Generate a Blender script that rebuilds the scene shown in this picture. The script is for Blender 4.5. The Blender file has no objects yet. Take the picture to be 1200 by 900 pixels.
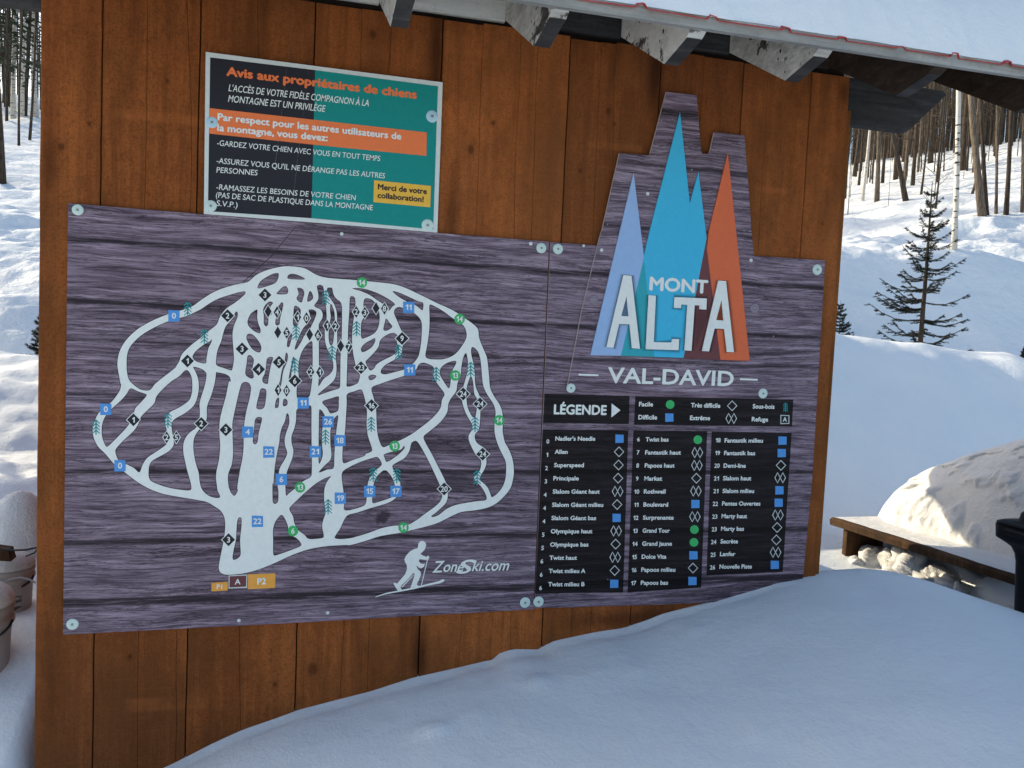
import bpy, math, random
import numpy as np
from mathutils import Vector, Matrix
from mathutils.geometry import tessellate_polygon, delaunay_2d_cdt
random.seed(7); rng = np.random.default_rng(11)
scene = bpy.context.scene
COL = scene.collection

# ------------------------------------------------------------------ camera, light, exposure
FPX = 977.757                       # focal length in photo pixels (photo 1200x900)
AX = np.array([0.96596022, 0.02779097, 0.25719354])     # world X (along the wall) in camera coords (right, down, forward)
AY = np.array([-0.2546744, -0.07234947, 0.9643166])     # world Y (into the scene)
AZ = np.array([0.04540711, -0.99699208, -0.06280906])   # world Z (up)
EYE = np.array([0.0, 0.0, 1.6])
DW = 2.572                          # distance of the shed's front wall
cam = bpy.data.cameras.new("camera"); camo = bpy.data.objects.new("camera", cam); COL.objects.link(camo)
right = Vector((AX[0], AY[0], AZ[0])); up = -Vector((AX[1], AY[1], AZ[1])); fw = Vector((AX[2], AY[2], AZ[2]))
M = Matrix((right, up, -fw)).transposed().to_4x4(); M.translation = Vector(EYE)
camo.matrix_world = M
cam.sensor_width = 36; cam.lens = FPX * 36 / 1200; cam.clip_start = .05; cam.clip_end = 1000
scene.camera = camo
SUN_EL, SUN_AZ = 22.4, -50.0        # azimuth from +Y towards +X
w = bpy.data.worlds.new("World"); scene.world = w; w.use_nodes = True
nt = w.node_tree; nt.nodes.clear()
out = nt.nodes.new("ShaderNodeOutputWorld"); bg = nt.nodes.new("ShaderNodeBackground"); sky = nt.nodes.new("ShaderNodeTexSky")
sky.sky_type = 'NISHITA'; sky.sun_disc = False
sky.sun_elevation = math.radians(SUN_EL); sky.sun_rotation = math.radians(SUN_AZ)
sky.dust_density = 2.2; sky.ozone_density = .6; sky.air_density = 1.0
bg.inputs[1].default_value = 0.12
nt.links.new(sky.outputs[0], bg.inputs[0]); nt.links.new(bg.outputs[0], out.inputs[0])
sl = bpy.data.lights.new("sun", 'SUN'); sl.energy = 3.1; sl.angle = math.radians(.55); sl.color = (1, .85, .60)
so = bpy.data.objects.new("sun", sl); COL.objects.link(so)
SD = Vector((math.sin(math.radians(SUN_AZ)) * math.cos(math.radians(SUN_EL)), math.cos(math.radians(SUN_AZ)) * math.cos(math.radians(SUN_EL)), math.sin(math.radians(SUN_EL))))
so.rotation_euler = SD.to_track_quat('Z', 'Y').to_euler(); so.location = SD * 60
scene.view_settings.view_transform = 'Standard'; scene.view_settings.look = 'None'
scene.view_settings.gamma = 1; scene.view_settings.use_curve_mapping = False
scene.view_settings.exposure = 1.0

# ------------------------------------------------------------------ helpers
def ray(p):
    r = np.array([p[0] - 600., p[1] - 450., FPX]); return np.array([r @ AX, r @ AY, r @ AZ])
def at(p, y):                       # the point of the plane Y = y seen at photo pixel p
    d = ray(p); return EYE + d * (y - EYE[1]) / d[1]
def Z(ox, oy, f): return lambda x, y: (ox + x / f, oy + y / f)
WL = {}
def props(o, label=None, cat=None, group=None, kind=None):
    if label: o['label'] = label
    if cat: o['category'] = cat
    if group: o['group'] = group
    if kind: o['kind'] = kind
    return o
def empty(name, loc, label, cat, group=None):
    o = bpy.data.objects.new(name, None); COL.objects.link(o); o.location = loc; o.empty_display_size = .1
    WL[o] = Vector(loc); return props(o, label, cat, group)
def mk(name, verts, faces, mats, parent=None, smooth=False, mi=None, loc=None):
    """one mesh object from world coordinates"""
    base = WL[parent] if parent else Vector(loc or (0, 0, 0))
    v = np.asarray(verts, dtype=float) - np.array(base)
    me = bpy.data.meshes.new(name); me.from_pydata(v.tolist(), [], faces); me.update()
    if not isinstance(mats, (list, tuple)): mats = [mats]
    for m in mats: me.materials.append(m)
    if smooth: me.polygons.foreach_set('use_smooth', [True] * len(me.polygons))
    if mi is not None: me.polygons.foreach_set('material_index', mi)
    o = bpy.data.objects.new(name, me); COL.objects.link(o)
    if parent: o.parent = parent
    else: o.location = base
    WL[o] = base
    return o
class MB:
    def __init__(s): s.v = []; s.f = []; s.m = []
    def add(s, v, f, m=0):
        n = len(s.v); s.v += [tuple(p) for p in v]; s.f += [tuple(i + n for i in q) for q in f]; s.m += [m] * len(f)
    def box(s, a, b, m=0, c=0.0):
        (x0, y0, z0), (x1, y1, z1) = a, b
        s.add([(x0, y0, z0), (x1, y0, z0), (x1, y1, z0), (x0, y1, z0), (x0, y0, z1), (x1, y0, z1), (x1, y1, z1), (x0, y1, z1)],
              [(3, 2, 1, 0), (4, 5, 6, 7), (0, 1, 5, 4), (1, 2, 6, 5), (2, 3, 7, 6), (3, 0, 4, 7)], m)
    def prism(s, poly, ax, a, b, m=0):
        """poly in the two axes other than ax, extruded from a to b along ax"""
        n = len(poly); v = []
        for t in (a, b):
            for (u, w_) in poly: v.append({'x': (t, u, w_), 'y': (u, t, w_), 'z': (u, w_, t)}[ax])
        f = [tuple(range(n)), tuple(range(2 * n - 1, n - 1, -1))] + [(i, i + n, (i + 1) % n + n, (i + 1) % n) for i in range(n)]
        s.add(v, f, m)
    def tube(s, pts, rad, n=8, m=0, cap=True):
        pts = [Vector(p) for p in pts]; k = len(pts); rings = []
        ref = Vector((0, 0, 1)) if abs((pts[-1] - pts[0]).normalized().z) < .9 else Vector((1, 0, 0))
        for i, p in enumerate(pts):
            d = (pts[min(i + 1, k - 1)] - pts[max(i - 1, 0)]).normalized()
            a = d.cross(ref).normalized(); b = d.cross(a)
            r = rad[i] if hasattr(rad, '__len__') else rad
            rings += [p + (a * math.cos(2 * math.pi * j / n) + b * math.sin(2 * math.pi * j / n)) * r for j in range(n)]
        f = [(i * n + j, i * n + (j + 1) % n, (i + 1) * n + (j + 1) % n, (i + 1) * n + j) for i in range(k - 1) for j in range(n)]
        if cap: f += [tuple(range(n - 1, -1, -1)), tuple(range((k - 1) * n, k * n))]
        s.add(rings, f, m)
    def lathe(s, prof, c, n=24, m=0, axis='z'):
        v = []
        for (r, h) in prof:
            for j in range(n):
                a = 2 * math.pi * j / n; x, y = r * math.cos(a), r * math.sin(a)
                v.append((c[0] + x, c[1] + y, c[2] + h) if axis == 'z' else (c[0] + x, c[1] - h, c[2] + y))
        k = len(prof)
        f = [(i * n + j, i * n + (j + 1) % n, (i + 1) * n + (j + 1) % n, (i + 1) * n + j) for i in range(k - 1) for j in range(n)]
        f += [tuple(range(n - 1, -1, -1)), tuple(range((k - 1) * n, k * n))]
        s.add(v, f, m)
    def obj(s, name, mats, parent=None, smooth=False, loc=None):
        return mk(name, s.v, s.f, mats, parent, smooth, s.m, loc)

def hsh(ix, iy, seed):
    h = (ix.astype(np.int64) * 374761393 + iy.astype(np.int64) * 668265263 + seed * 974634777) & 0xffffffff
    h = ((h ^ (h >> 13)) * 1274126177) & 0xffffffff
    return ((h ^ (h >> 16)) & 0xffff) / 65535.0
def vnoise(x, y, seed=0):
    x = np.asarray(x, float); y = np.asarray(y, float)
    ix = np.floor(x); iy = np.floor(y); fx = x - ix; fy = y - iy
    fx = fx * fx * (3 - 2 * fx); fy = fy * fy * (3 - 2 * fy)
    ix = ix.astype(np.int64); iy = iy.astype(np.int64)
    a = hsh(ix, iy, seed); b = hsh(ix + 1, iy, seed); c = hsh(ix, iy + 1, seed); d = hsh(ix + 1, iy + 1, seed)
    return (a * (1 - fx) + b * fx) * (1 - fy) + (c * (1 - fx) + d * fx) * fy - .5
def fbm(x, y, oct=4, seed=0):
    t = 0; a = 1.0
    for i in range(oct): t = t + a * vnoise(x * 2 ** i + 17.3 * i, y * 2 ** i - 9.1 * i, seed + i); a *= .5
    return t
def smooth01(t): t = np.clip(t, 0, 1); return t * t * (3 - 2 * t)

# ------------------------------------------------------------------ materials
def mat(name, col, rough=.6, metal=0.0, spec=.4):
    m = bpy.data.materials.new(name); m.use_nodes = True
    b = m.node_tree.nodes["Principled BSDF"]
    b.inputs["Base Color"].default_value = (*col, 1); b.inputs["Roughness"].default_value = rough
    b.inputs["Metallic"].default_value = metal; b.inputs["Specular IOR Level"].default_value = spec
    return m
class NT:
    """small node-building helper"""
    def __init__(s, m): s.t = m.node_tree; s.b = s.t.nodes["Principled BSDF"]
    def n(s, typ, **kw):
        x = s.t.nodes.new(typ)
        for k, v in kw.items(): setattr(x, k, v)
        return x
    def set(s, sock, v):
        if isinstance(v, bpy.types.NodeSocket): s.t.links.new(v, sock)
        else: sock.default_value = v
    def pos(s): return s.n("ShaderNodeNewGeometry").outputs["Position"]
    def vmul(s, v, k):
        x = s.n("ShaderNodeVectorMath", operation='MULTIPLY'); s.set(x.inputs[0], v); s.set(x.inputs[1], k); return x.outputs[0]
    def vsub(s, v, k):
        x = s.n("ShaderNodeVectorMath", operation='SUBTRACT'); s.set(x.inputs[0], v); s.set(x.inputs[1], k); return x.outputs[0]
    def vlen(s, v):
        x = s.n("ShaderNodeVectorMath", operation='LENGTH'); s.set(x.inputs[0], v); return x.outputs['Value']
    def noise(s, v, scale=1.0, detail=4, rough=.55, dist=0.0):
        x = s.n("ShaderNodeTexNoise"); s.set(x.inputs["Vector"], v); x.inputs["Scale"].default_value = scale
        x.inputs["Detail"].default_value = detail; x.inputs["Roughness"].default_value = rough; x.inputs["Distortion"].default_value = dist
        return x.outputs[0]
    def math(s, op, a, b=0.0, c=None):
        x = s.n("ShaderNodeMath", operation=op); s.set(x.inputs[0], a); s.set(x.inputs[1], b)
        if c is not None: s.set(x.inputs[2], c)
        return x.outputs[0]
    def ramp(s, f, stops, interp='LINEAR'):
        x = s.n("ShaderNodeValToRGB"); x.color_ramp.interpolation = interp; e = x.color_ramp.elements
        while len(e) < len(stops): e.new(.5)
        for i, (p, c) in enumerate(stops):
            e[i].position = p; e[i].color = (*c, 1) if hasattr(c, '__len__') else (c, c, c, 1)
        s.set(x.inputs[0], f); return x.outputs[0]
    def mix(s, f, a, b, mode='MIX'):
        x = s.n("ShaderNodeMix", data_type='RGBA', blend_type=mode); s.set(x.inputs[0], f)
        for sock, v in ((x.inputs[6], a), (x.inputs[7], b)):
            s.set(sock, v if isinstance(v, bpy.types.NodeSocket) else (*v, 1))
        return x.outputs[2]
    def rng(s, v, a, b, c, d):
        x = s.n("ShaderNodeMapRange"); s.set(x.inputs[0], v)
        for i, k in enumerate((a, b, c, d)): x.inputs[i + 1].default_value = k
        return x.outputs[0]
    def sep(s, v):
        x = s.n("ShaderNodeSeparateXYZ"); s.set(x.inputs[0], v); return x.outputs
    def color(s, c): s.set(s.b.inputs["Base Color"], c)
    def bump(s, h, strength=.5, dist=.01):
        x = s.n("ShaderNodeBump"); x.inputs["Strength"].default_value = strength; x.inputs["Distance"].default_value = dist
        s.set(x.inputs["Height"], h); s.t.links.new(x.outputs[0], s.b.inputs["Normal"])

def snow_mat(name, grain=1.0, ca=(.80, .855, .895), cb=(.85, .885, .91)):
    m = mat(name, (.84, .87, .91), .75, 0, .25); n = NT(m); p = n.pos()
    big = n.noise(p, 3.2, 5, .6); fine = n.noise(p, 95, 4, .7); mid = n.noise(p, 22, 4, .6)
    h = n.math('ADD', n.math('MULTIPLY', mid, .55), n.math('MULTIPLY', fine, .28))
    n.bump(n.math('ADD', h, big), .55 * grain, .014)
    if name == "snow":
        y = n.sep(p)[1]; k = n.rng(y, 6.2, 8.5, 0, 1)
        rough = n.math('ADD', n.noise(n.vmul(p, (2.2, 3.2, 2)), 1, 7, .62), n.math('MULTIPLY', n.noise(n.vmul(p, (.9, 1.6, 1)), 1, 4, .5), 1.4))
        x = n.n("ShaderNodeBump"); x.inputs["Distance"].default_value = .22; n.set(x.inputs["Strength"], n.math('MULTIPLY', k, .42)); n.set(x.inputs["Height"], rough)
        n.set(x.inputs["Normal"], n.b.inputs["Normal"].links[0].from_socket); n.t.links.new(x.outputs[0], n.b.inputs["Normal"])
    n.color(n.mix(n.rng(big, .3, .7, 0, 1), ca, cb))
    return m
M_SNOW = snow_mat("snow")
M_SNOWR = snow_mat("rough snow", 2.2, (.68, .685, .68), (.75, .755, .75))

def wall_wood(name, base, dark, lite, knots=(), ghosts=(), stains=()):
    m = mat(name, base, .85, 0, .12); n = NT(m); p = n.pos()
    at_ = n.n("ShaderNodeAttribute", attribute_name="tone"); tone = at_.outputs["Fac"]
    off = n.n("ShaderNodeCombineXYZ"); n.set(off.inputs[2], n.math('MULTIPLY', tone, 7.0)); n.set(off.inputs[0], n.math('MULTIPLY', tone, 3.0))
    q = n.n("ShaderNodeVectorMath", operation='ADD'); n.set(q.inputs[0], p); n.set(q.inputs[1], off.outputs[0]); q = q.outputs[0]
    grain = n.noise(n.vmul(q, (26, 26, 1.3)), 1, 6, .62, .8)
    fib = n.noise(n.vmul(q, (190, 190, 7)), 1, 3, .6)
    blot = n.noise(n.vmul(q, (4.5, 4.5, 2.2)), 1, 5, .6)
    speck = n.noise(p, 170, 4, .8)
    saw = n.noise(n.vmul(q, (6, 6, 130)), 1, 2, .5)
    c = n.ramp(grain, [(.25, dark), (.52, base), (.78, lite)])
    c = n.mix(n.rng(blot, .42, .66, 0, .85), c, (base[0] * .46, base[1] * .56, base[2] * .62))
    mot = n.noise(n.vmul(p, (34, 34, 22)), 1, 5, .75)
    c = n.mix(n.rng(mot, .48, .66, 0, .5), c, (base[0] * .42, base[1] * .46, base[2] * .5))
    big = n.noise(n.vmul(p, (1.7, 1, 1.5)), 1, 3, .55)
    c = n.mix(n.rng(big, .48, .68, 0, .55), c, (base[0] * .45, base[1] * .55, base[2] * .75))
    c = n.mix(n.rng(n.noise(n.vmul(q, (3, 3, 1.1)), 1.3, 4, .6), .52, .72, 0, .55), c, lite)
    c = n.mix(n.rng(speck, .47, .62, 0, .62), c, tuple(k * .42 for k in base))
    c = n.mix(n.rng(fib, .58, .75, 0, .4), c, tuple(k * .5 for k in dark))
    c = n.mix(n.rng(saw, .60, .78, 0, .10), c, lite)
    v = n.rng(tone, 0, 1, .66, 1.2)
    cb = n.n("ShaderNodeCombineColor")
    for i in range(3): n.set(cb.inputs[i], v)
    c = n.mix(1.0, c, cb.outputs[0], 'MULTIPLY')
    wob = n.noise(n.vmul(p, (9, 9, 5)), 1, 4, .65)
    for (x, z, rx, rz, k) in stains:                     # water stains
        d = n.vlen(n.vmul(n.vsub(p, (x, DW, z)), (1 / rx, 0, 1 / rz)))
        c = n.mix(n.math('MULTIPLY', n.rng(n.math('ADD', d, n.math('MULTIPLY', wob, .9)), .65, 1.5, 1, 0), k), c, tuple(a * .22 for a in dark))
    for (x, z, rx, rz) in ghosts:                        # paler unweathered strips
        xs = n.sep(n.vsub(p, (x, DW, z)))
        a = n.math('MULTIPLY', n.rng(n.math('ABSOLUTE', n.math('ADD', xs[0], n.math('MULTIPLY', wob, .02))), rx, rx + .012, 1, 0), n.rng(n.math('ABSOLUTE', n.math('ADD', xs[2], n.math('MULTIPLY', wob, .012))), rz - .004, rz + .006, 1, 0))
        c = n.mix(n.math('MULTIPLY', a, n.rng(wob, .35, .7, .0, .24)), c, tuple(min(1, k * 1.2) for k in lite))
    for (x, z, r) in knots:
        d = n.vlen(n.vmul(n.vsub(p, (x, DW, z)), (1 / r, 0, 1 / (r * 1.3))))
        d = n.math('ADD', d, n.math('MULTIPLY', n.math('SUBTRACT', wob, .5), .8))
        c = n.mix(n.rng(d, .4, 2.2, .28, 0), c, tuple(a * .45 for a in dark))
        c = n.mix(n.rng(d, .5, 1.0, .5, 0), c, tuple(a * .2 for a in dark))
    n.color(c)
    n.bump(n.math('ADD', n.math('MULTIPLY', grain, .7), n.math('ADD', n.math('MULTIPLY', fib, .5), n.math('MULTIPLY', speck, .3))), .5, .004)
    return m
def pz(px, py): q = at((px, py), DW); return (q[0], q[2])
KN = [(x_, z_, r_ * .62) for x_, z_, r_ in [(*pz(713, 130), .014), (*pz(720, 145), .008), (*pz(578, 144), .012), (*pz(552, 175), .02), (*pz(196, 95), .010), (*pz(105, 145), .008),
      (*pz(72, 172), .016), (*pz(437, 40), .02), (*pz(366, 785), .03), (*pz(322, 802), .012), (*pz(152, 770), .014), (*pz(680, 200), .014), (*pz(964, 262), .008)]]
GH = [(*pz(725, 170), .09, .011), (*pz(910, 221), .065, .009), (*pz(190, 135), .11, .012), (*pz(200, 822), .11, .02), (*pz(560, 52), .1, .03)]
STN = [(*pz(768, 90), .035, .16, .8), (*pz(512, 70), .03, .26, .75), (*pz(530, 250), .03, .2, .55), (*pz(493, 770), .035, .16, .8), (*pz(740, 725), .3, .04, .6),
       (*pz(60, 190), .03, .1, .5), (*pz(108, 60), .03, .2, .35), (*pz(60, 800), .05, .2, .4), (*pz(990, 110), .03, .05, .5)]
M_WALL = wall_wood("stained board", (.325, .098, .026), (.165, .050, .015), (.45, .146, .040), KN, GH, STN)
M_TRIM = wall_wood("paler stained trim", (.42, .14, .03), (.26, .08, .018), (.52, .19, .045))  # stain colours paler than the wall boards
M_BENCH = wall_wood("bench wood", (.13, .068, .034), (.04, .022, .012), (.30, .18, .09))
M_GAP = mat("dark gap", (.012, .008, .006), .9)

def grey_wood(name, a, b, c, peel=None):
    m = mat(name, a, .8, 0, .2); n = NT(m); p = n.pos()
    g = n.noise(n.vmul(p, (3, 14, 40)), 1, 5, .65, .6); s = n.noise(p, 60, 4, .7); bl = n.noise(p, 9, 5, .65)
    col = n.ramp(g, [(.3, b), (.55, a), (.75, c)])
    col = n.mix(n.rng(s, .5, .72, 0, .5), col, b)
    if peel: col = n.mix(n.rng(bl, .56, .59, 0, 1), col, n.mix(n.rng(g, .45, .6, 0, 1), peel, tuple(k * .4 for k in peel)))
    n.color(col); n.bump(n.math('ADD', g, n.math('MULTIPLY', s, .4)), .5, .004)
    return m
M_WPAINT = grey_wood("peeling white paint", (.70, .71, .68), (.52, .52, .50), (.78, .79, .77), (.13, .12, .11))
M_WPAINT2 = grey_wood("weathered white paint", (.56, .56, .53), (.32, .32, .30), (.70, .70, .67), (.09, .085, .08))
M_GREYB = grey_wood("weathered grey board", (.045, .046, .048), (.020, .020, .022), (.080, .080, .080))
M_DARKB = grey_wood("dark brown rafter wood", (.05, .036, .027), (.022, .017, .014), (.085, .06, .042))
M_FASCIA = grey_wood("grey fascia wood", (.30, .31, .30), (.19, .195, .19), (.42, .43, .42))
M_RED = mat("red metal roofing", (.42, .03, .035), .5)

def print_wood(name, k, zmin=.6, zmax=2.6):
    """the purple-grey photo-print of planks on the sign panels; k scales its brightness (black boxes of the legend)"""
    m = mat(name, (.2, .15, .2), .5, 0, .14); n = NT(m); p = n.pos(); x, y, z = n.sep(p)
    wv = n.noise(n.vmul(p, (1.6, 1, 3)), 1, 4, .6)
    zz = n.math('ADD', z, n.math('MULTIPLY', n.math('SUBTRACT', wv, .5), .05))
    c = n.n("ShaderNodeCombineXYZ"); n.set(c.inputs[0], n.math('MULTIPLY', x, 3.4)); n.set(c.inputs[2], n.math('MULTIPLY', zz, 78))
    g = n.noise(c.outputs[0], 1, 9, .68, .35)
    c2 = n.n("ShaderNodeCombineXYZ"); n.set(c2.inputs[0], n.math('MULTIPLY', x, 9)); n.set(c2.inputs[2], n.math('MULTIPLY', zz, 240))
    g2 = n.noise(c2.outputs[0], 1, 6, .7, .3)
    c3 = n.n("ShaderNodeCombineXYZ"); n.set(c3.inputs[0], n.math('MULTIPLY', x, 1.1)); n.set(c3.inputs[2], n.math('MULTIPLY', zz, 13))
    g3 = n.noise(c3.outputs[0], 1, 5, .6, .4)
    L = lambda v: tuple(a * k for a in v)
    col = n.ramp(g, [(.32, L((.035, .025, .037))), (.42, L((.135, .100, .138))), (.52, L((.245, .187, .248))), (.64, L((.42, .335, .425)))])
    col = n.mix(n.rng(g2, .53, .60, 0, .85), col, L((.06, .042, .062)))
    col = n.mix(n.rng(g2, .46, .3, 0, .55), col, L((.40, .32, .42)))
    col = n.mix(n.rng(g3, .42, .30, 0, .75), col, L((.055, .040, .055)))
    col = n.mix(n.rng(g3, .6, .75, 0, .5), col, L((.36, .27, .38)))
    for (sx_, sz_, wd, am) in ((2.2, 34, .012, .85), (4.5, 70, .016, .7), (1.3, 20, .006, .9), (6, 110, .022, .6)):
        cc = n.n("ShaderNodeCombineXYZ"); n.set(cc.inputs[0], n.math('MULTIPLY', x, sx_)); n.set(cc.inputs[2], n.math('MULTIPLY', zz, sz_)); n.set(cc.inputs[1], sz_)
        cn = n.noise(cc.outputs[0], 1, 5, .62, .25)
        col = n.mix(n.math('MULTIPLY', n.rng(n.math('ABSOLUTE', n.math('SUBTRACT', cn, .56)), wd * .35, wd, 1, 0), n.rng(g3, .35, .6, am, am * .45)), col, L((.028, .019, .028)))
    # joints between the printed planks
    z2 = n.math('ADD', z, n.math('MULTIPLY', n.math('SUBTRACT', n.noise(n.vmul(p, (2.2, 1, 2)), 1, 6, .7), .5), .024))
    st = [(0, 0)]
    for zc, hw in ((.772, .012), (.945, .007), (1.15, .0065), (1.37, .0025), (1.52, .002), (1.628, .0085), (1.80, .005), (1.96, .004), (2.16, .004), (2.335, .009)):
        c_ = (zc - zmin) / (zmax - zmin); w_ = hw / (zmax - zmin)
        st += [(c_ - w_ - .0012, 0), (c_ - w_, 1), (c_ + w_, 1), (c_ + w_ + .0012, 0)]
    acc = None                                  # two ramps, a ramp holds 32 stops
    for part in (st[:21], [(0, 0)] + st[21:]):
        r = n.ramp(n.rng(z2, zmin, zmax, 0, 1), part)
        acc = r if acc is None else n.math('ADD', acc, r)
    rag = n.rng(n.noise(c2.outputs[0], .6, 4, .7), .40, .50, .45, 1)
    col = n.mix(n.math('MULTIPLY', acc, rag), col, L((.030, .022, .030)))
    col = n.mix(n.rng(n.noise(p, 55, 2, .5), .76, .80, 0, .6), col, (.5, .5, .5))     # nicks in the print
    kx, kz = at((447, 606), DW)[0], at((447, 606), DW)[2]
    d = n.math('ADD', n.vlen(n.vmul(n.vsub(p, (kx, DW, kz)), (1 / .034, 0, 1 / .026))), n.math('MULTIPLY', n.math('SUBTRACT', n.noise(p, 38, 3, .6), .5), 2.2))
    col = n.mix(n.rng(d, .55, 1.0, .85, 0), col, L((.030, .022, .030)))        # the printed knot
    n.color(col)
    return m
M_PRINT = print_wood("printed plank panel", .88)
M_PRINTD = print_wood("printed dark legend box", .055)
def printed(name, col):                          # ink with the faint mottling of a weathered print
    m = mat(name, col, .5, 0, .14); n = NT(m)
    n.color(n.mix(n.rng(n.noise(n.pos(), 70, 5, .7), .4, .65, 0, .16), col, tuple(c * .6 for c in col)))
    return m
M_WHITE = printed("printed white", (.74, .79, .78)); M_CHAR = printed("printed charcoal", (.024, .025, .034)); M_TEAL = printed("printed teal", (.010, .25, .235))
M_ORANGE = printed("printed orange", (.80, .20, .07)); M_YEL = printed("printed yellow", (.80, .47, .07)); M_CYAN = printed("printed cyan", (.055, .46, .72))
M_LBLUE = printed("printed light blue", (.30, .46, .74)); M_TEAL2 = printed("printed teal overlap", (.035, .36, .44)); M_BROWN = printed("printed brown", (.15, .055, .060))
M_LORANGE = printed("printed burnt orange", (.66, .145, .062)); M_SQ = printed("printed blue", (.085, .30, .70)); M_GRN = printed("printed green", (.05, .44, .14))
M_PINE = printed("printed pine teal", (.04, .34, .37)); M_P = printed("printed parking orange", (.76, .36, .07)); M_EDGE = printed("printed outline", (.035, .027, .035))
M_PANEDGE = mat("panel edge", (.55, .52, .52), .5); M_BORDER = printed("printed border", (.62, .68, .68))
M_CLEAR = mat("frosted plastic washer", (.52, .66, .64), .3); M_SCREW = mat("screw steel", (.25, .26, .27), .4, .8)
M_BLACK = mat("black plastic", (.006, .006, .007), .62, 0, .25); M_PAIL = mat("white plastic", (.40, .36, .33), .5); M_WIRE = mat("black wire", (.01, .01, .01), .5)

def bark(name, a, b, birch=False):
    m = mat(name, a, .9, 0, .15); n = NT(m)
    tc = n.n("ShaderNodeTexCoord").outputs["Object"]
    if birch:
        g = n.noise(n.vmul(tc, (5, 5, 26)), 1, 4, .6); c = n.mix(n.rng(g, .57, .62, 0, 1), a, b)
    else:
        g = n.noise(n.vmul(tc, (30, 30, 5)), 1, 5, .7); c = n.mix(n.rng(g, .4, .62, 0, 1), a, b)
    n.color(c); n.bump(g, .6, .02); return m
M_BIRCH = bark("birch bark", (.62, .58, .52), (.05, .045, .04), True)
M_BARK = bark("grey brown bark", (.085, .066, .050), (.032, .025, .020)); M_BARK2 = bark("pale grey bark", (.19, .155, .118), (.07, .055, .042))
M_NEEDLE = mat("spruce needles", (.014, .021, .015), .8); M_NEEDLE2 = mat("fir needles", (.030, .045, .020), .8)

# ------------------------------------------------------------------ terrain
CONT = np.array([(-3, -.2), (-1.4, .02), (-.7, .14), (-.45, .21), (-0.311, 0.266), (-0.192, 0.324), (-0.108, 0.359), (-0.029, 0.382), (0.054, 0.408), (0.182, 0.434), (0.274, 0.452), (0.407, 0.488), (0.517, 0.506), (0.634, 0.527), (0.66, .530), (0.676, 0.548), (0.727, 0.563), (0.829, 0.556), (.845, .575), (0.878, 0.585), (1.022, 0.607), (1.114, 0.615), (1.191, 0.635), (1.259, 0.658), (1.412, 0.688), (1.549, 0.722), (1.685, 0.754), (1.83, 0.771), (1.979, 0.776), (2.084, 0.779), (2.208, 0.766), (2.371, 0.725), (2.536, 0.672), (2.71, 0.618), (2.9, 0.56), (3.4, .4), (5, .15), (9, .05)])
_xs = np.linspace(-3, 9, 2401); _zs = np.interp(_xs, CONT[:, 0], CONT[:, 1])
_k = np.exp(-np.linspace(-3, 3, 121) ** 2 / 2); _k /= _k.sum()
_zsm = np.convolve(np.pad(_zs, 60, 'edge'), _k, 'valid')
RP = np.array([(-60, 0), (0, 0), (2.6, .05), (4.2, .12), (5.2, .30), (6.7, 1.60), (7.2, 1.70), (8.1, 1.42), (9, 1.72), (10.3, 2.98), (11.5, 3.2), (14, 3.75), (30, 9.1), (60, 17), (140, 34)])
LP = np.array([(-60, 0), (0, 0), (2.6, .10), (3.6, .22), (4.3, .52), (5.6, .88), (6.8, 1.22), (7.2, 1.28), (8.1, 1.08), (10.3, 2.22), (11.5, 2.42), (14, 3.0), (30, 7.6), (60, 15), (140, 32)])
def prof(P, y):                     # softened piecewise profile
    return sum(np.interp(y + d, P[:, 0], P[:, 1]) * w_ for d, w_ in ((-.28, .2), (-.12, .2), (0, .2), (.12, .2), (.28, .2)))
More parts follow.
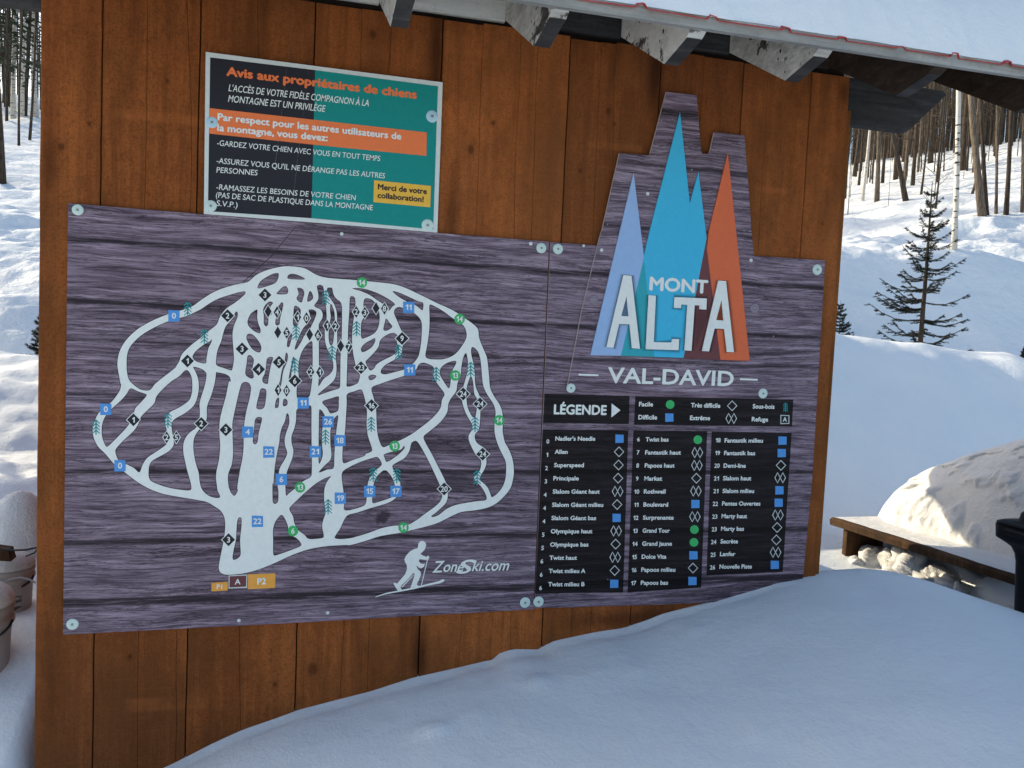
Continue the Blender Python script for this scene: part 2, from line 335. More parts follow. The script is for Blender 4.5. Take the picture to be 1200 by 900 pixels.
def H(x, y):
    x = np.asarray(x, float); y = np.asarray(y, float)
    yy = np.maximum(y, .5)
    wobble = .35 * fbm(x * .33, y * .2, 3, 5) * smooth01((y - 4.5) / 2)
    m = smooth01((x / yy + .1) / .6)
    yr = y + smooth01((y - 9.6) / 4) * np.clip(.85 * (x - .765 * yy), -.35 * yy, 12)
    base = prof(RP, yr + wobble) * m + prof(LP, y + wobble) * (1 - m)
    far = smooth01((y - 5) / 4)
    base = base + far * (.20 * fbm(x * .55, y * .8, 5, 1) + .05 * fbm(x * 1.9, y * 2.8, 4, 3)) + (1 - far) * .05 * fbm(x * 1.3, y * 1.3, 4, 2)
    base = base + .16 * fbm(x * 1.2, y * 2.2, 5, 8) * smooth01((y - 9.5) / 2)
    left = smooth01((-.6 - x) / .3) * smooth01((y - 3.8) / 1)
    base = base + left * .06 * fbm(x * 3, y * 4, 4, 21)
    base = base + .24 * smooth01((x - 3.80) / .14) * smooth01((4.95 - y) / .5) * smooth01((6.0 - x) / .8) * smooth01((y - 1.5) / .6) * (1 + .5 * fbm(x * 6, y * 6, 3, 44))
    base = base + 1.05 * np.exp(-((x - 2.42) / .38) ** 4 - ((y - 4.55) / .52) ** 4)  # added drift hidden by the shed, blocks low sun under the bench
    lf = smooth01((-.64 - x) / .10) * smooth01((y - 2.0) / .3)
    base = base + lf * np.interp(y, (2.0, 2.5, 2.8, 3.2, 3.8, 4.4, 5.4), (.1, .17, .26, .33, .28, .10, 0))
    base = base - .055 * np.clip(x - 5.2, -.5, 4) * np.exp(-((y - 7.1) / .9) ** 2) + np.exp(-((y - 6.6) / 1.0) ** 2) * smooth01((x - 3.5) / 1) * (.20 * fbm(x * .8, y * .8, 3, 61)) + .16 * np.exp(-((x - 7.0) / .45) ** 2 - ((y - 6.5) / .5) ** 2)
    zc = np.interp(x, _xs, _zs); zm = np.interp(x, _xs, _zsm)
    d = DW - .02 - y
    k = np.exp(-np.maximum(d, 0) / .10)
    top = np.minimum(zm, zc + .02) * (1 - k) + zc * k
    dd = np.maximum(d, 0)
    front = top - .05 * dd - .055 * dd ** 2 + .022 * smooth01(d / .4) * fbm(x * 1.1 + .4 * y, y * 1.4, 3, 31) + .004 * fbm(x * 9, y * 9, 3, 33) * smooth01(d / .2)
    b = np.maximum(-d - .06, 0)
    # cut back behind the crest, more gently inside the shed's footprint so the snow meets its boards
    back = top - 1.1 * b * b / (b + .12)
    crumb = np.exp(-np.maximum(d, 0) / .05) * smooth01((1.80 - x) / .1)
    front = front + crumb * (.012 * fbm(x * 16, y * 16, 3, 35) - .010)
    for bx_, by_, br_, bh_ in ((.39, 2.27, .022, .022), (.43, 2.25, .03, .030), (.53, 2.28, .035, .014), (.75, 2.36, .03, .02), (-.06, 2.2, .02, .012), (1.05, 2.3, .025, .012), (.30, 2.36, .018, .014), (1.3, 2.42, .02, .016)):
        front = front + .55 * bh_ * np.exp(-(((x - bx_) / br_) ** 2 + ((y - by_) / br_) ** 2))
    heap = np.where(d >= 0, front, back)
    heap = np.where(y < -1, heap - (-1 - y) * .05, heap)
    t = .05                         # smooth maximum
    return t * np.logaddexp(heap / t, base / t) - t * .02
def spaced(a, b, step): return np.arange(a, b, step)
gx = np.concatenate([-np.geomspace(1.6, 140, 60)[::-1], spaced(-1.55, 4.6, .026), np.geomspace(4.63, 170, 150)])
gx = np.unique(np.concatenate([gx, spaced(4.6, 13, .085), spaced(-4.5, -1.55, .06)]))
gy = np.unique(np.concatenate([-np.geomspace(.1, 90, 40)[::-1], spaced(0, 1.6, .05), spaced(1.6, 3.3, .022), spaced(3.3, 5, .04), spaced(5, 14, .06), np.geomspace(14.05, 160, 110)]))
XX, YY = np.meshgrid(gx, gy); ZZ = H(XX, YY)
nx, ny = len(gx), len(gy)
idx = np.arange(nx * ny).reshape(ny, nx)
fc = np.stack([idx[:-1, :-1], idx[:-1, 1:], idx[1:, 1:], idx[1:, :-1]], -1).reshape(-1, 4)
ground = mk("snow_ground", np.stack([XX, YY, ZZ], -1).reshape(-1, 3), fc.tolist(), M_SNOW, smooth=True)
props(ground, kind='structure')
def hgt(x, y): return float(H(np.array([x]), np.array([y]))[0])
def onground(p, y0=5.5, y1=90):
    """where the view ray through photo pixel p meets the snow beyond y0"""
    d = ray(p); ys = np.geomspace(y0, y1, 4000); P = EYE[None] + d[None] * (ys / d[1])[:, None]
    below = P[:, 2] < H(P[:, 0], P[:, 1])
    i = int(np.argmax(below)) if below.any() else len(ys) - 1
    return Vector((P[i, 0], P[i, 1], hgt(P[i, 0], P[i, 1])))

# ------------------------------------------------------------------ the shed
shed = empty("wooden_shed", (.6, 3.6, 0), "brown stained board shed with snowy eaves that carries the ski signs", "shed")
def strips(name, seams, ztop, zbot, ywall, m, parent):
    """vertical boards; a seam is (x, gap, wander); boards keep their own tone"""
    NZ = 70; zs = np.linspace(zbot, ztop, NZ); lines = []
    for i, (x, g, wd) in enumerate(seams):
        xx = x + wd * 3 * fbm(zs * 1.1, zs * 0 + i * 7.7, 3, 50 + i) + .0012 * fbm(zs * 14, zs * 0 + i, 3, 90 + i)
        if wd == 0 and i in (0, len(seams) - 1): xx = x + .002 * fbm(zs * 5, zs * 0 + i, 3, 70 + i)
        lines.append((xx, g))
    V = []; F = []; tone = []
    tb = .5
    for i in range(len(seams) - 1):
        if seams[i][2] == 0 or i == 0: tb = random.uniform(.15, .9); dy = random.uniform(0, .004)
        a = lines[i][0] + lines[i][1] / 2; b = lines[i + 1][0] - lines[i + 1][1] / 2
        c = .0022 if seams[i][2] == 0 and seams[i + 1][2] == 0 else .0010; n0 = len(V)
        jt = random.uniform(-.006, .004) if ztop > 2.5 else 0
        for j, z in enumerate(zs):
            zt = z + (jt if j == NZ - 1 else 0)
            V += [(a[j], ywall + .024, zt), (a[j], ywall + dy + c, zt), (a[j] + c, ywall + dy, zt), (b[j] - c, ywall + dy, zt), (b[j], ywall + dy + c, zt), (b[j], ywall + .024, zt)]
        for j in range(NZ - 1):
            for k in range(5): F.append((n0 + j * 6 + k, n0 + j * 6 + k + 1, n0 + (j + 1) * 6 + k + 1, n0 + (j + 1) * 6 + k)); tone.append(tb)
        t = n0 + (NZ - 1) * 6; F.append((t, t + 1, t + 2, t + 3, t + 4, t + 5)); tone.append(tb)
    o = mk(name, V, F, m, parent)
    at_ = o.data.attributes.new("tone", 'FLOAT', 'FACE'); at_.data.foreach_set('value', tone)
    return o
G = .0035; K = .0006
seams = [(-.677, 0, 0), (-.525, G, 0), (-.41, K, .012), (-.300, K, .01), (-.272, G, 0), (-.125, K, .01), (.042, G, 0), (.18, K, .008), (.262, K, .006), (.42, G * 1.3, 0), (.545, K, .008), (.66, K, .012), (.725, K, .007),
         (.828, G, 0), (.93, K, .004), (.985, K, .012), (1.14, G, 0), (1.29, K, .006), (1.44, G, 0), (1.52, K, .01), (1.70, G, 0), (1.852, 0, 0)]
strips("front_wall", seams, 2.536, -.25, DW, M_WALL, shed)
YB = 4.75; YE = 6.2
b = MB(); b.box((-.66, DW + .027, -.25), (1.84, DW + .034, 2.6)); b.obj("wall_sheathing", M_GAP, shed)
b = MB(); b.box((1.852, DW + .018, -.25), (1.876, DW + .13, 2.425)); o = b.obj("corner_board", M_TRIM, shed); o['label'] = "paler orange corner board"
for nm, x in (("side_wall", -.655), ("side_wall", 1.83)):
    b = MB(); b.prism([(DW + .035, -.25), (YB, -.25), (YB, 2.48), (3.6, 3.10), (DW + .035, 2.66)], 'x', x, x + .02); b.obj(nm, M_WALL, shed)
b = MB(); b.box((-.655, YB, -.25), (1.85, YB + .025, 2.5)); b.obj("rear_wall", M_WALL, shed)
SL = .52
def zd(y): return 2.432 + SL * (y - 2.03)      # top of the roof deck, front slope
YR = 3.62; ZR = zd(YR)
# header beam behind the wall boards, its sawn end sticking out past the corner
b = MB(); b.prism([(-1.5, 2.425), (-.6, 2.425), (1.7, 2.385), (2.13, 2.385), (2.285, 2.533), (2.27, 2.545), (-1.5, 2.55)], 'y', DW + .036, DW + .075); b.obj("header_beam", M_GREYB, shed)
def rafter(x, w_, m, full=False):
    bt = lambda y: 2.376 + .537 * (y - 2.237)
    b = MB(); y1 = YR if full else 2.95
    b.prism([(2.237, 2.376), (2.10, zd(2.10) - .062), (2.068, zd(2.068) - .027), (y1, zd(y1) - .027), (y1, bt(y1) - (.01 if full else 0))], 'x', x, x + w_, 0)
    if full: b.prism([(y1, zd(y1) - .027), (YE - .04, zd(2 * YR - YE + .04) - .027), (YE - .12, zd(2 * YR - YE + .12) - .15), (y1, bt(y1) - .01)], 'x', x + .0005, x + w_ - .0005, 0)
    if m is not M_DARKB:
        for (yy, zz) in ((2.33, 2.53), (2.24, 2.47), (2.29, 2.45), (2.42, 2.56), (2.255, 2.40)):
            yy += random.uniform(-.03, .03); r = random.uniform(.003, .006)
            b.add([(x - .0012, yy + r * math.cos(t) * (.8 + .3 * random.random()), zz + r * 1.3 * math.sin(t)) for t in np.linspace(0, 2 * math.pi, 8)[:-1]], [(0, 1, 2, 3, 4, 5, 6)], 1)
    return b.obj("rafter", [m, M_GAP], shed)
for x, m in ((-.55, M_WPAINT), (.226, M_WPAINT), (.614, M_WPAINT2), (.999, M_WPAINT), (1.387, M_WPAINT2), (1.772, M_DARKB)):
    o = rafter(x, .046, m)
    if m is M_DARKB: o['label'] = "unpainted dark rafter tail at the shed corner"
    # dark grey face over the sawn end of the tail
    e = MB(); d_ = .0015
    e.add([(x + .001, 2.237 - d_, 2.376 - .001), (x + .045, 2.237 - d_, 2.376 - .001), (x + .045, 2.10 - d_, zd(2.10) - .064), (x + .001, 2.10 - d_, zd(2.10) - .064)], [(0, 1, 2, 3)])
    e.obj("sawn_end", M_GREYB, o)
o = rafter(2.228, .05, M_DARKB, True); o.name = "barge_rafter"
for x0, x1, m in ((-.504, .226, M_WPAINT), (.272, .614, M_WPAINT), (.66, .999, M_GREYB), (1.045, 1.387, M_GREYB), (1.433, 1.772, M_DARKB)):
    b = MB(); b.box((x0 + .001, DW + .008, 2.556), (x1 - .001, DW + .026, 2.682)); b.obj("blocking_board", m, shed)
def deckprism(y0, y1, t0, t1):
    return [(y0, zd(y0) + t0), (y1, zd(y1) + t0), (y1, zd(y1) + t1), (y0, zd(y0) + t1)]
b = MB(); b.prism([(2.03, zd(2.03) - .027), (YR, ZR - .027), (YE, zd(2 * YR - YE) - .027), (YE, zd(2 * YR - YE)), (YR, ZR), (2.03, zd(2.03))], 'x', -.74, 2.34)
deck = b.obj("roof_deck", M_GREYB, shed)
b = MB(); b.box((-.745, 2.012, 2.400), (2.345, 2.029, 2.433)); b.obj("fascia_board", M_FASCIA, shed)
# ribbed red roofing, its torn edge just over the fascia
V = []; F = []; xs = [-.74]
while xs[-1] < 2.34:
    g = random.uniform(.10, .19); xs += [xs[-1] + g, xs[-1] + g + .008, xs[-1] + g + .024, xs[-1] + g + .032]
xs = [x for x in xs if x < 2.35]
hs = [0] + [[.0, .011, .011, 0][(i - 1) % 4] for i in range(1, len(xs))]
for x, h in zip(xs, hs):
    e = random.uniform(-.006, .006)
    V += [(x, 2.004 + e, zd(2.004) + .004 + h * random.uniform(.6, 1.15)), (x, YR, ZR + .006 + h), (x, YE + .02, zd(2 * YR - YE - .02) + .006 + h)]
for i in range(len(xs) - 1):
    for j in range(2): F.append((i * 3 + j, (i + 1) * 3 + j, (i + 1) * 3 + j + 1, i * 3 + j + 1))
mr = mk("metal_roofing", V, F, M_RED, shed)
md = mr.modifiers.new("thick", 'SOLIDIFY'); md.thickness = .002
# snow lying on the roof
sx = np.arange(-.72, 2.31, .018); sy = np.concatenate([np.array([0, .002, .006, .014, .026, .045, .07, .1, .14, .19, .25, .33, .43, .55, .7, .85, 1.0, 1.2, 1.4, 1.6]), np.arange(1.8, 4.2, .12)])
V = []
for x in sx:
    edge = 2.006 + .016 * (.5 + fbm(np.array(x * 6), np.array(0.), 4, 3)) + .010 * fbm(np.array(x * 30), np.array(2.), 2, 4)
    for i, s in enumerate(sy):
        y = edge + s
        t = .006 + .17 * (1 - math.exp(-s / .09)) + .13 * (1 - math.exp(-s / .5)) + .02 * float(fbm(np.array(x * 1.7), np.array(s * 3), 4, 9)) * min(1, s * 8)
        t *= min(1, (2.31 - x) / .10 + .05) ** .5 * min(1, max(0, (4.13 - s)) / .1) ** .5
        zz = zd(y) if y < YR else zd(2 * YR - y)
        zz -= .10 * math.exp(-((y - YR) / .25) ** 2)
        V.append((x, y, zz + max(t, .003) + .004))
m_ = len(sy)
F = [(i * m_ + j, (i + 1) * m_ + j, (i + 1) * m_ + j + 1, i * m_ + j + 1) for i in range(len(sx) - 1) for j in range(m_ - 1)]
rs = mk("roof_snow", V, F, M_SNOW, smooth=True, loc=(.4, 3.6, 2.6)); props(rs, "thick blanket of snow lying on the red metal shed roof", "snow")

# ------------------------------------------------------------------ sign graphics tools
TXT = []
def txt(body, p0, p1, cap, m, parent, name, y, bold=.0, shear=0., label=None, fat=0.):
    if bold > .011: fat, bold = fat + bold * .8, 0.          # weight from shifted copies, outline offsets break the fill
    TXT.append(dict(fat=fat, body=body, p0=p0, p1=p1, cap=cap, m=m, parent=parent, name=name, y=y, bold=bold, shear=shear, label=label))
def txtc(body, c, cap, m, parent, name, y, bold=.012, stretch=1.0):
    TXT.append(dict(fat=.012, body=body, c=c, cap=cap, m=m, parent=parent, name=name, y=y, bold=bold, shear=0., stretch=stretch, label=None))
def flush_text():
    obs = []
    for t in [dict(body="H", bold=0, shear=0)] + TXT + [dict(body=c, bold=.012, shear=0) for c in '023456789']:
        cu = bpy.data.curves.new("text", 'FONT'); cu.body = t['body']; cu.size = 1; cu.offset = t['bold']; cu.shear = t['shear']
        cu.resolution_u = 3; cu.fill_mode = 'FRONT'
        o = bpy.data.objects.new("text", cu); COL.objects.link(o); obs.append(o)
    bpy.context.view_layer.update(); dg = bpy.context.evaluated_depsgraph_get()
    data = []
    for o in obs:
        me = bpy.data.meshes.new_from_object(o.evaluated_get(dg))
        v = np.zeros(len(me.vertices) * 3); me.vertices.foreach_get('co', v)
        data.append((v.reshape(-1, 3), [tuple(p.vertices) for p in me.polygons])); bpy.data.meshes.remove(me)
    for o in obs:
        c = o.data; bpy.data.objects.remove(o); bpy.data.curves.remove(c)
    capU = data[0][0][:, 1].max(); glyph = dict(zip('023456789', data[-9:]))
    one = np.array([(.0, .50), (.20, .70), (.335, .70), (.335, 0), (.195, 0), (.195, .53), (.075, .415)]); one[:, 1] *= capU / .70
    for t, (v, f) in zip(TXT, data[1:]):
        if t['body'].isdigit() and '1' in t['body']:            # the stock figure one has no flag
            v2 = []; f2 = []; xo = 0
            for ch in t['body']:
                if ch == '1': g, gf = np.c_[one, np.zeros(7)], [(0, 1, 5, 6), (1, 2, 3, 4, 5)]
                else: g, gf = glyph[ch]
                g = g.copy(); g[:, 0] += xo - g[:, 0].min(); f2 += [tuple(i + sum(map(len, v2)) for i in q) for q in gf]; v2.append(g); xo = g[:, 0].max() + .10
            v = np.concatenate(v2); f = f2
        if len(v) == 0: continue
        if t['fat']:
            k = len(v); d = t['fat']; sh = [(0, 0), (d, 0), (-d, 0), (0, d), (0, -d)]
            f = [tuple(i + k * j for i in q) for j in range(5) for q in f]
            v = np.concatenate([v + np.array([a, b_, j * 1e-3]) for j, (a, b_) in enumerate(sh)])
        if 'p0' in t:
            P0 = at(t['p0'], t['y']); P1 = at(t['p1'], t['y']); Pc = at((t['p0'][0], t['p0'][1] - t['cap']), t['y'])
            s = (Pc[2] - P0[2]) / capU; x0, x1 = v[:, 0].min(), v[:, 0].max()
            u = (v[:, 0] - x0) / (x1 - x0)
            Wd = np.outer(1 - u, P0) + np.outer(u, P1)
            Wd[:, 2] += v[:, 1] * s
        else:
            C = at(t['c'], t['y']); s = (at((t['c'][0], t['c'][1] - t['cap']), t['y'])[2] - C[2]) / capU
            Wd = np.zeros_like(v); cx = (v[:, 0].min() + v[:, 0].max()) / 2
            Wd[:, 0] = C[0] + (v[:, 0] - cx) * s * t['stretch']; Wd[:, 1] = t['y']; Wd[:, 2] = C[2] + (v[:, 1] - capU / 2) * s
        Wd[:, 1] = t['y'] - v[:, 2] * .04
        o = mk(t['name'], Wd, f, t['m'], t['parent'])
        if t['label']: o['label'] = t['label']
def flat(name, polys, y, m, parent, label=None):
    """a printed flat shape; several polygons allowed"""
    if isinstance(polys[0][0], (int, float, np.floating)): polys = [polys]
    V = []; F = []
    for p in polys:
        pts = [at(q, y) for q in p]; n0 = len(V); V += pts
        for tri in tessellate_polygon([[Vector((q[0], q[2], 0)) for q in pts]]): F.append(tuple(n0 + i for i in tri))
    V = np.array(V); F2 = []
    for t in F:
        a, b_, c = (V[i] for i in t); nrm = np.cross(b_ - a, c - a)
        F2.append(t if nrm[1] < 0 else t[::-1])
    o = mk(name, V, F2, m, parent)
    if label: o['label'] = label
    return o
def plate(name, poly, yf, yb, mats, parent, label=None):
    """a board of the sign: outline poly (pixels, seen at its front plane yf), back at yb; mats = front, edge"""
    pts = [at(q, yf) for q in poly]; n = len(pts)
    V = [(p[0], yf, p[2]) for p in pts] + [(p[0], yb, p[2]) for p in pts]; F = []; mi = []
    for tri in tessellate_polygon([[Vector((q[0], q[2], 0)) for q in pts]]):
        a, b_, c = (np.array(V[i]) for i in tri); t = tri if np.cross(b_ - a, c - a)[1] < 0 else tri[::-1]
        F.append(tuple(t)); mi.append(0); F.append(tuple(i + n for i in t[::-1])); mi.append(1)
    for i in range(n): F.append((i, (i + 1) % n, (i + 1) % n + n, i + n)); mi.append(1)
    o = mk(name, V, F, mats, parent, mi=mi)
    if label: o['label'] = label
    return o
def circ(c, r, n=20, k=1.0): return [(c[0] + r * math.cos(2 * math.pi * i / n), c[1] + r * k * math.sin(2 * math.pi * i / n)) for i in range(n)]
def washer(c, r, y, parent, m=M_CLEAR):
    P = at(c, y); R = at((c[0] + r, c[1]), y)[0] - P[0]; b = MB()
    j = lambda k: k * (1 + random.uniform(-.05, .05))
    b.lathe([(R, 0), (R, .0012), (j(R * .85), .0028), (R * .35, .0036), (R * .30, .0026)], (P[0], y, P[2]), 22, 0, 'y')
    o = b.obj("washer", m, parent, False)
    s = MB(); s.lathe([(R * .22, .0026), (R * .22, .0040), (R * .1, .0044)], (P[0], y, P[2]), 10, 0, 'y'); s.obj("screw_head", M_SCREW, o)
    return o
def screw(c, y, parent, r=2.2):
    P = at(c, y); R = at((c[0] + r, c[1]), y)[0] - P[0]; b = MB()
    b.lathe([(R, 0), (R * .9, .002), (R * .3, .003)], (P[0], y, P[2]), 10, 0, 'y'); return b.obj("screw_head", M_BORDER, parent)
def catmull(pts, n=4):
    P = np.array(pts, float); N = len(P); o = []
    for i in range(N):
        p0, p1, p2, p3 = P[i - 1], P[i], P[(i + 1) % N], P[(i + 2) % N]
        # centripetal-like damping keeps tight corners from overshooting
        l = np.linalg.norm(p2 - p1)
        t1 = (p2 - p0) * .5; t2 = (p3 - p1) * .5
        for t in (t1, t2):
            q = np.linalg.norm(t)
            if q > l * 1.1: t *= l * 1.1 / q
        for k in range(n):
            s = k / n; h1 = 2 * s ** 3 - 3 * s ** 2 + 1; h2 = -2 * s ** 3 + 3 * s ** 2; h3 = s ** 3 - 2 * s ** 2 + s; h4 = s ** 3 - s ** 2
            o.append(h1 * p1 + h2 * p2 + h3 * t1 + h4 * t2)
    return o
def area(P): P = np.array(P); x, y = P[:, 0], P[:, 1]; return .5 * np.sum(x * np.roll(y, -1) - np.roll(x, -1) * y)
def offset(P, d):
    """grow (d>0) a closed outline"""
    P = np.array(P); s = np.sign(area(P)); T = np.roll(P, -1, 0) - np.roll(P, 1, 0); T /= np.maximum(np.linalg.norm(T, axis=1, keepdims=True), 1e-6)
    return P + d * s * np.stack([T[:, 1], -T[:, 0]], 1)

# ------------------------------------------------------------------ trail map sign
Y1 = DW - .009
mp = empty("trail_map_sign", (.095, Y1, .68), "big purple plank print sign with the white ski trail map, left of the legend", "sign")
plate("panel", [(79.8, 238.1), (360, 261.2), (643.6, 283.3), (635, 480), (625.2, 714), (350, 729.6), (73.8, 743.8)], Y1, DW - .004, [M_PRINT, M_PANEDGE], mp)
zA, zB, zC, zD, zE, zF, zG = Z(90, 300, 6), Z(90, 430, 6), Z(230, 300, 6), Z(230, 430, 6), Z(230, 550, 6), Z(370, 300, 6), Z(420, 430, 6)
zH = Z(400, 520, 1181 / 210)
ZT = dict(A=zA, B=zB, C=zC, D=zD, E=zE, F=zF, G=zG, H=zH)
def tr(s):
    """'A x,y x,y B x,y' -> photo pixels"""
    o = []; f = None
    for w_ in s.split():
        if w_ in ZT: f = ZT[w_]
        else: a, b_ = w_.split(','); o.append(f(float(a), float(b_)))
    return o
OUTER = tr("A 1200,185 1100,205 980,245 880,305 800,360 640,410 520,460 420,520 340,600 298,680 285,760 295,830 308,900 B 312,110 305,160 270,215 235,255 165,310 130,370 112,440 120,500 150,560 200,610 260,680 330,735 400,790 460,830 540,870 640,900 "
           "E 60,225 120,255 170,290 195,330 203,380 200,450 185,540 165,640 158,690 170,725 205,740 260,740 350,728 450,700 560,655 680,600 800,560 920,540 1050,532 H 60,668 160,640 260,608 400,585 480,565 560,545 640,520 720,480 790,450 870,440 950,425 1010,400 1060,360 1110,300 1130,240 1137,170 1125,90 1095,20 "
           "G 1030,530 1015,460 1015,400 1012,320 990,260 950,200 925,140 918,60 F 1205,720 1190,680 1150,580 1142,520 1120,490 1060,445 960,380 850,330 740,275 620,220 540,197 440,185 340,175 250,167 150,160 60,150 0,130 C 770,90 720,78 640,72 570,80 480,105 420,135 380,170 C 350,190 300,205")
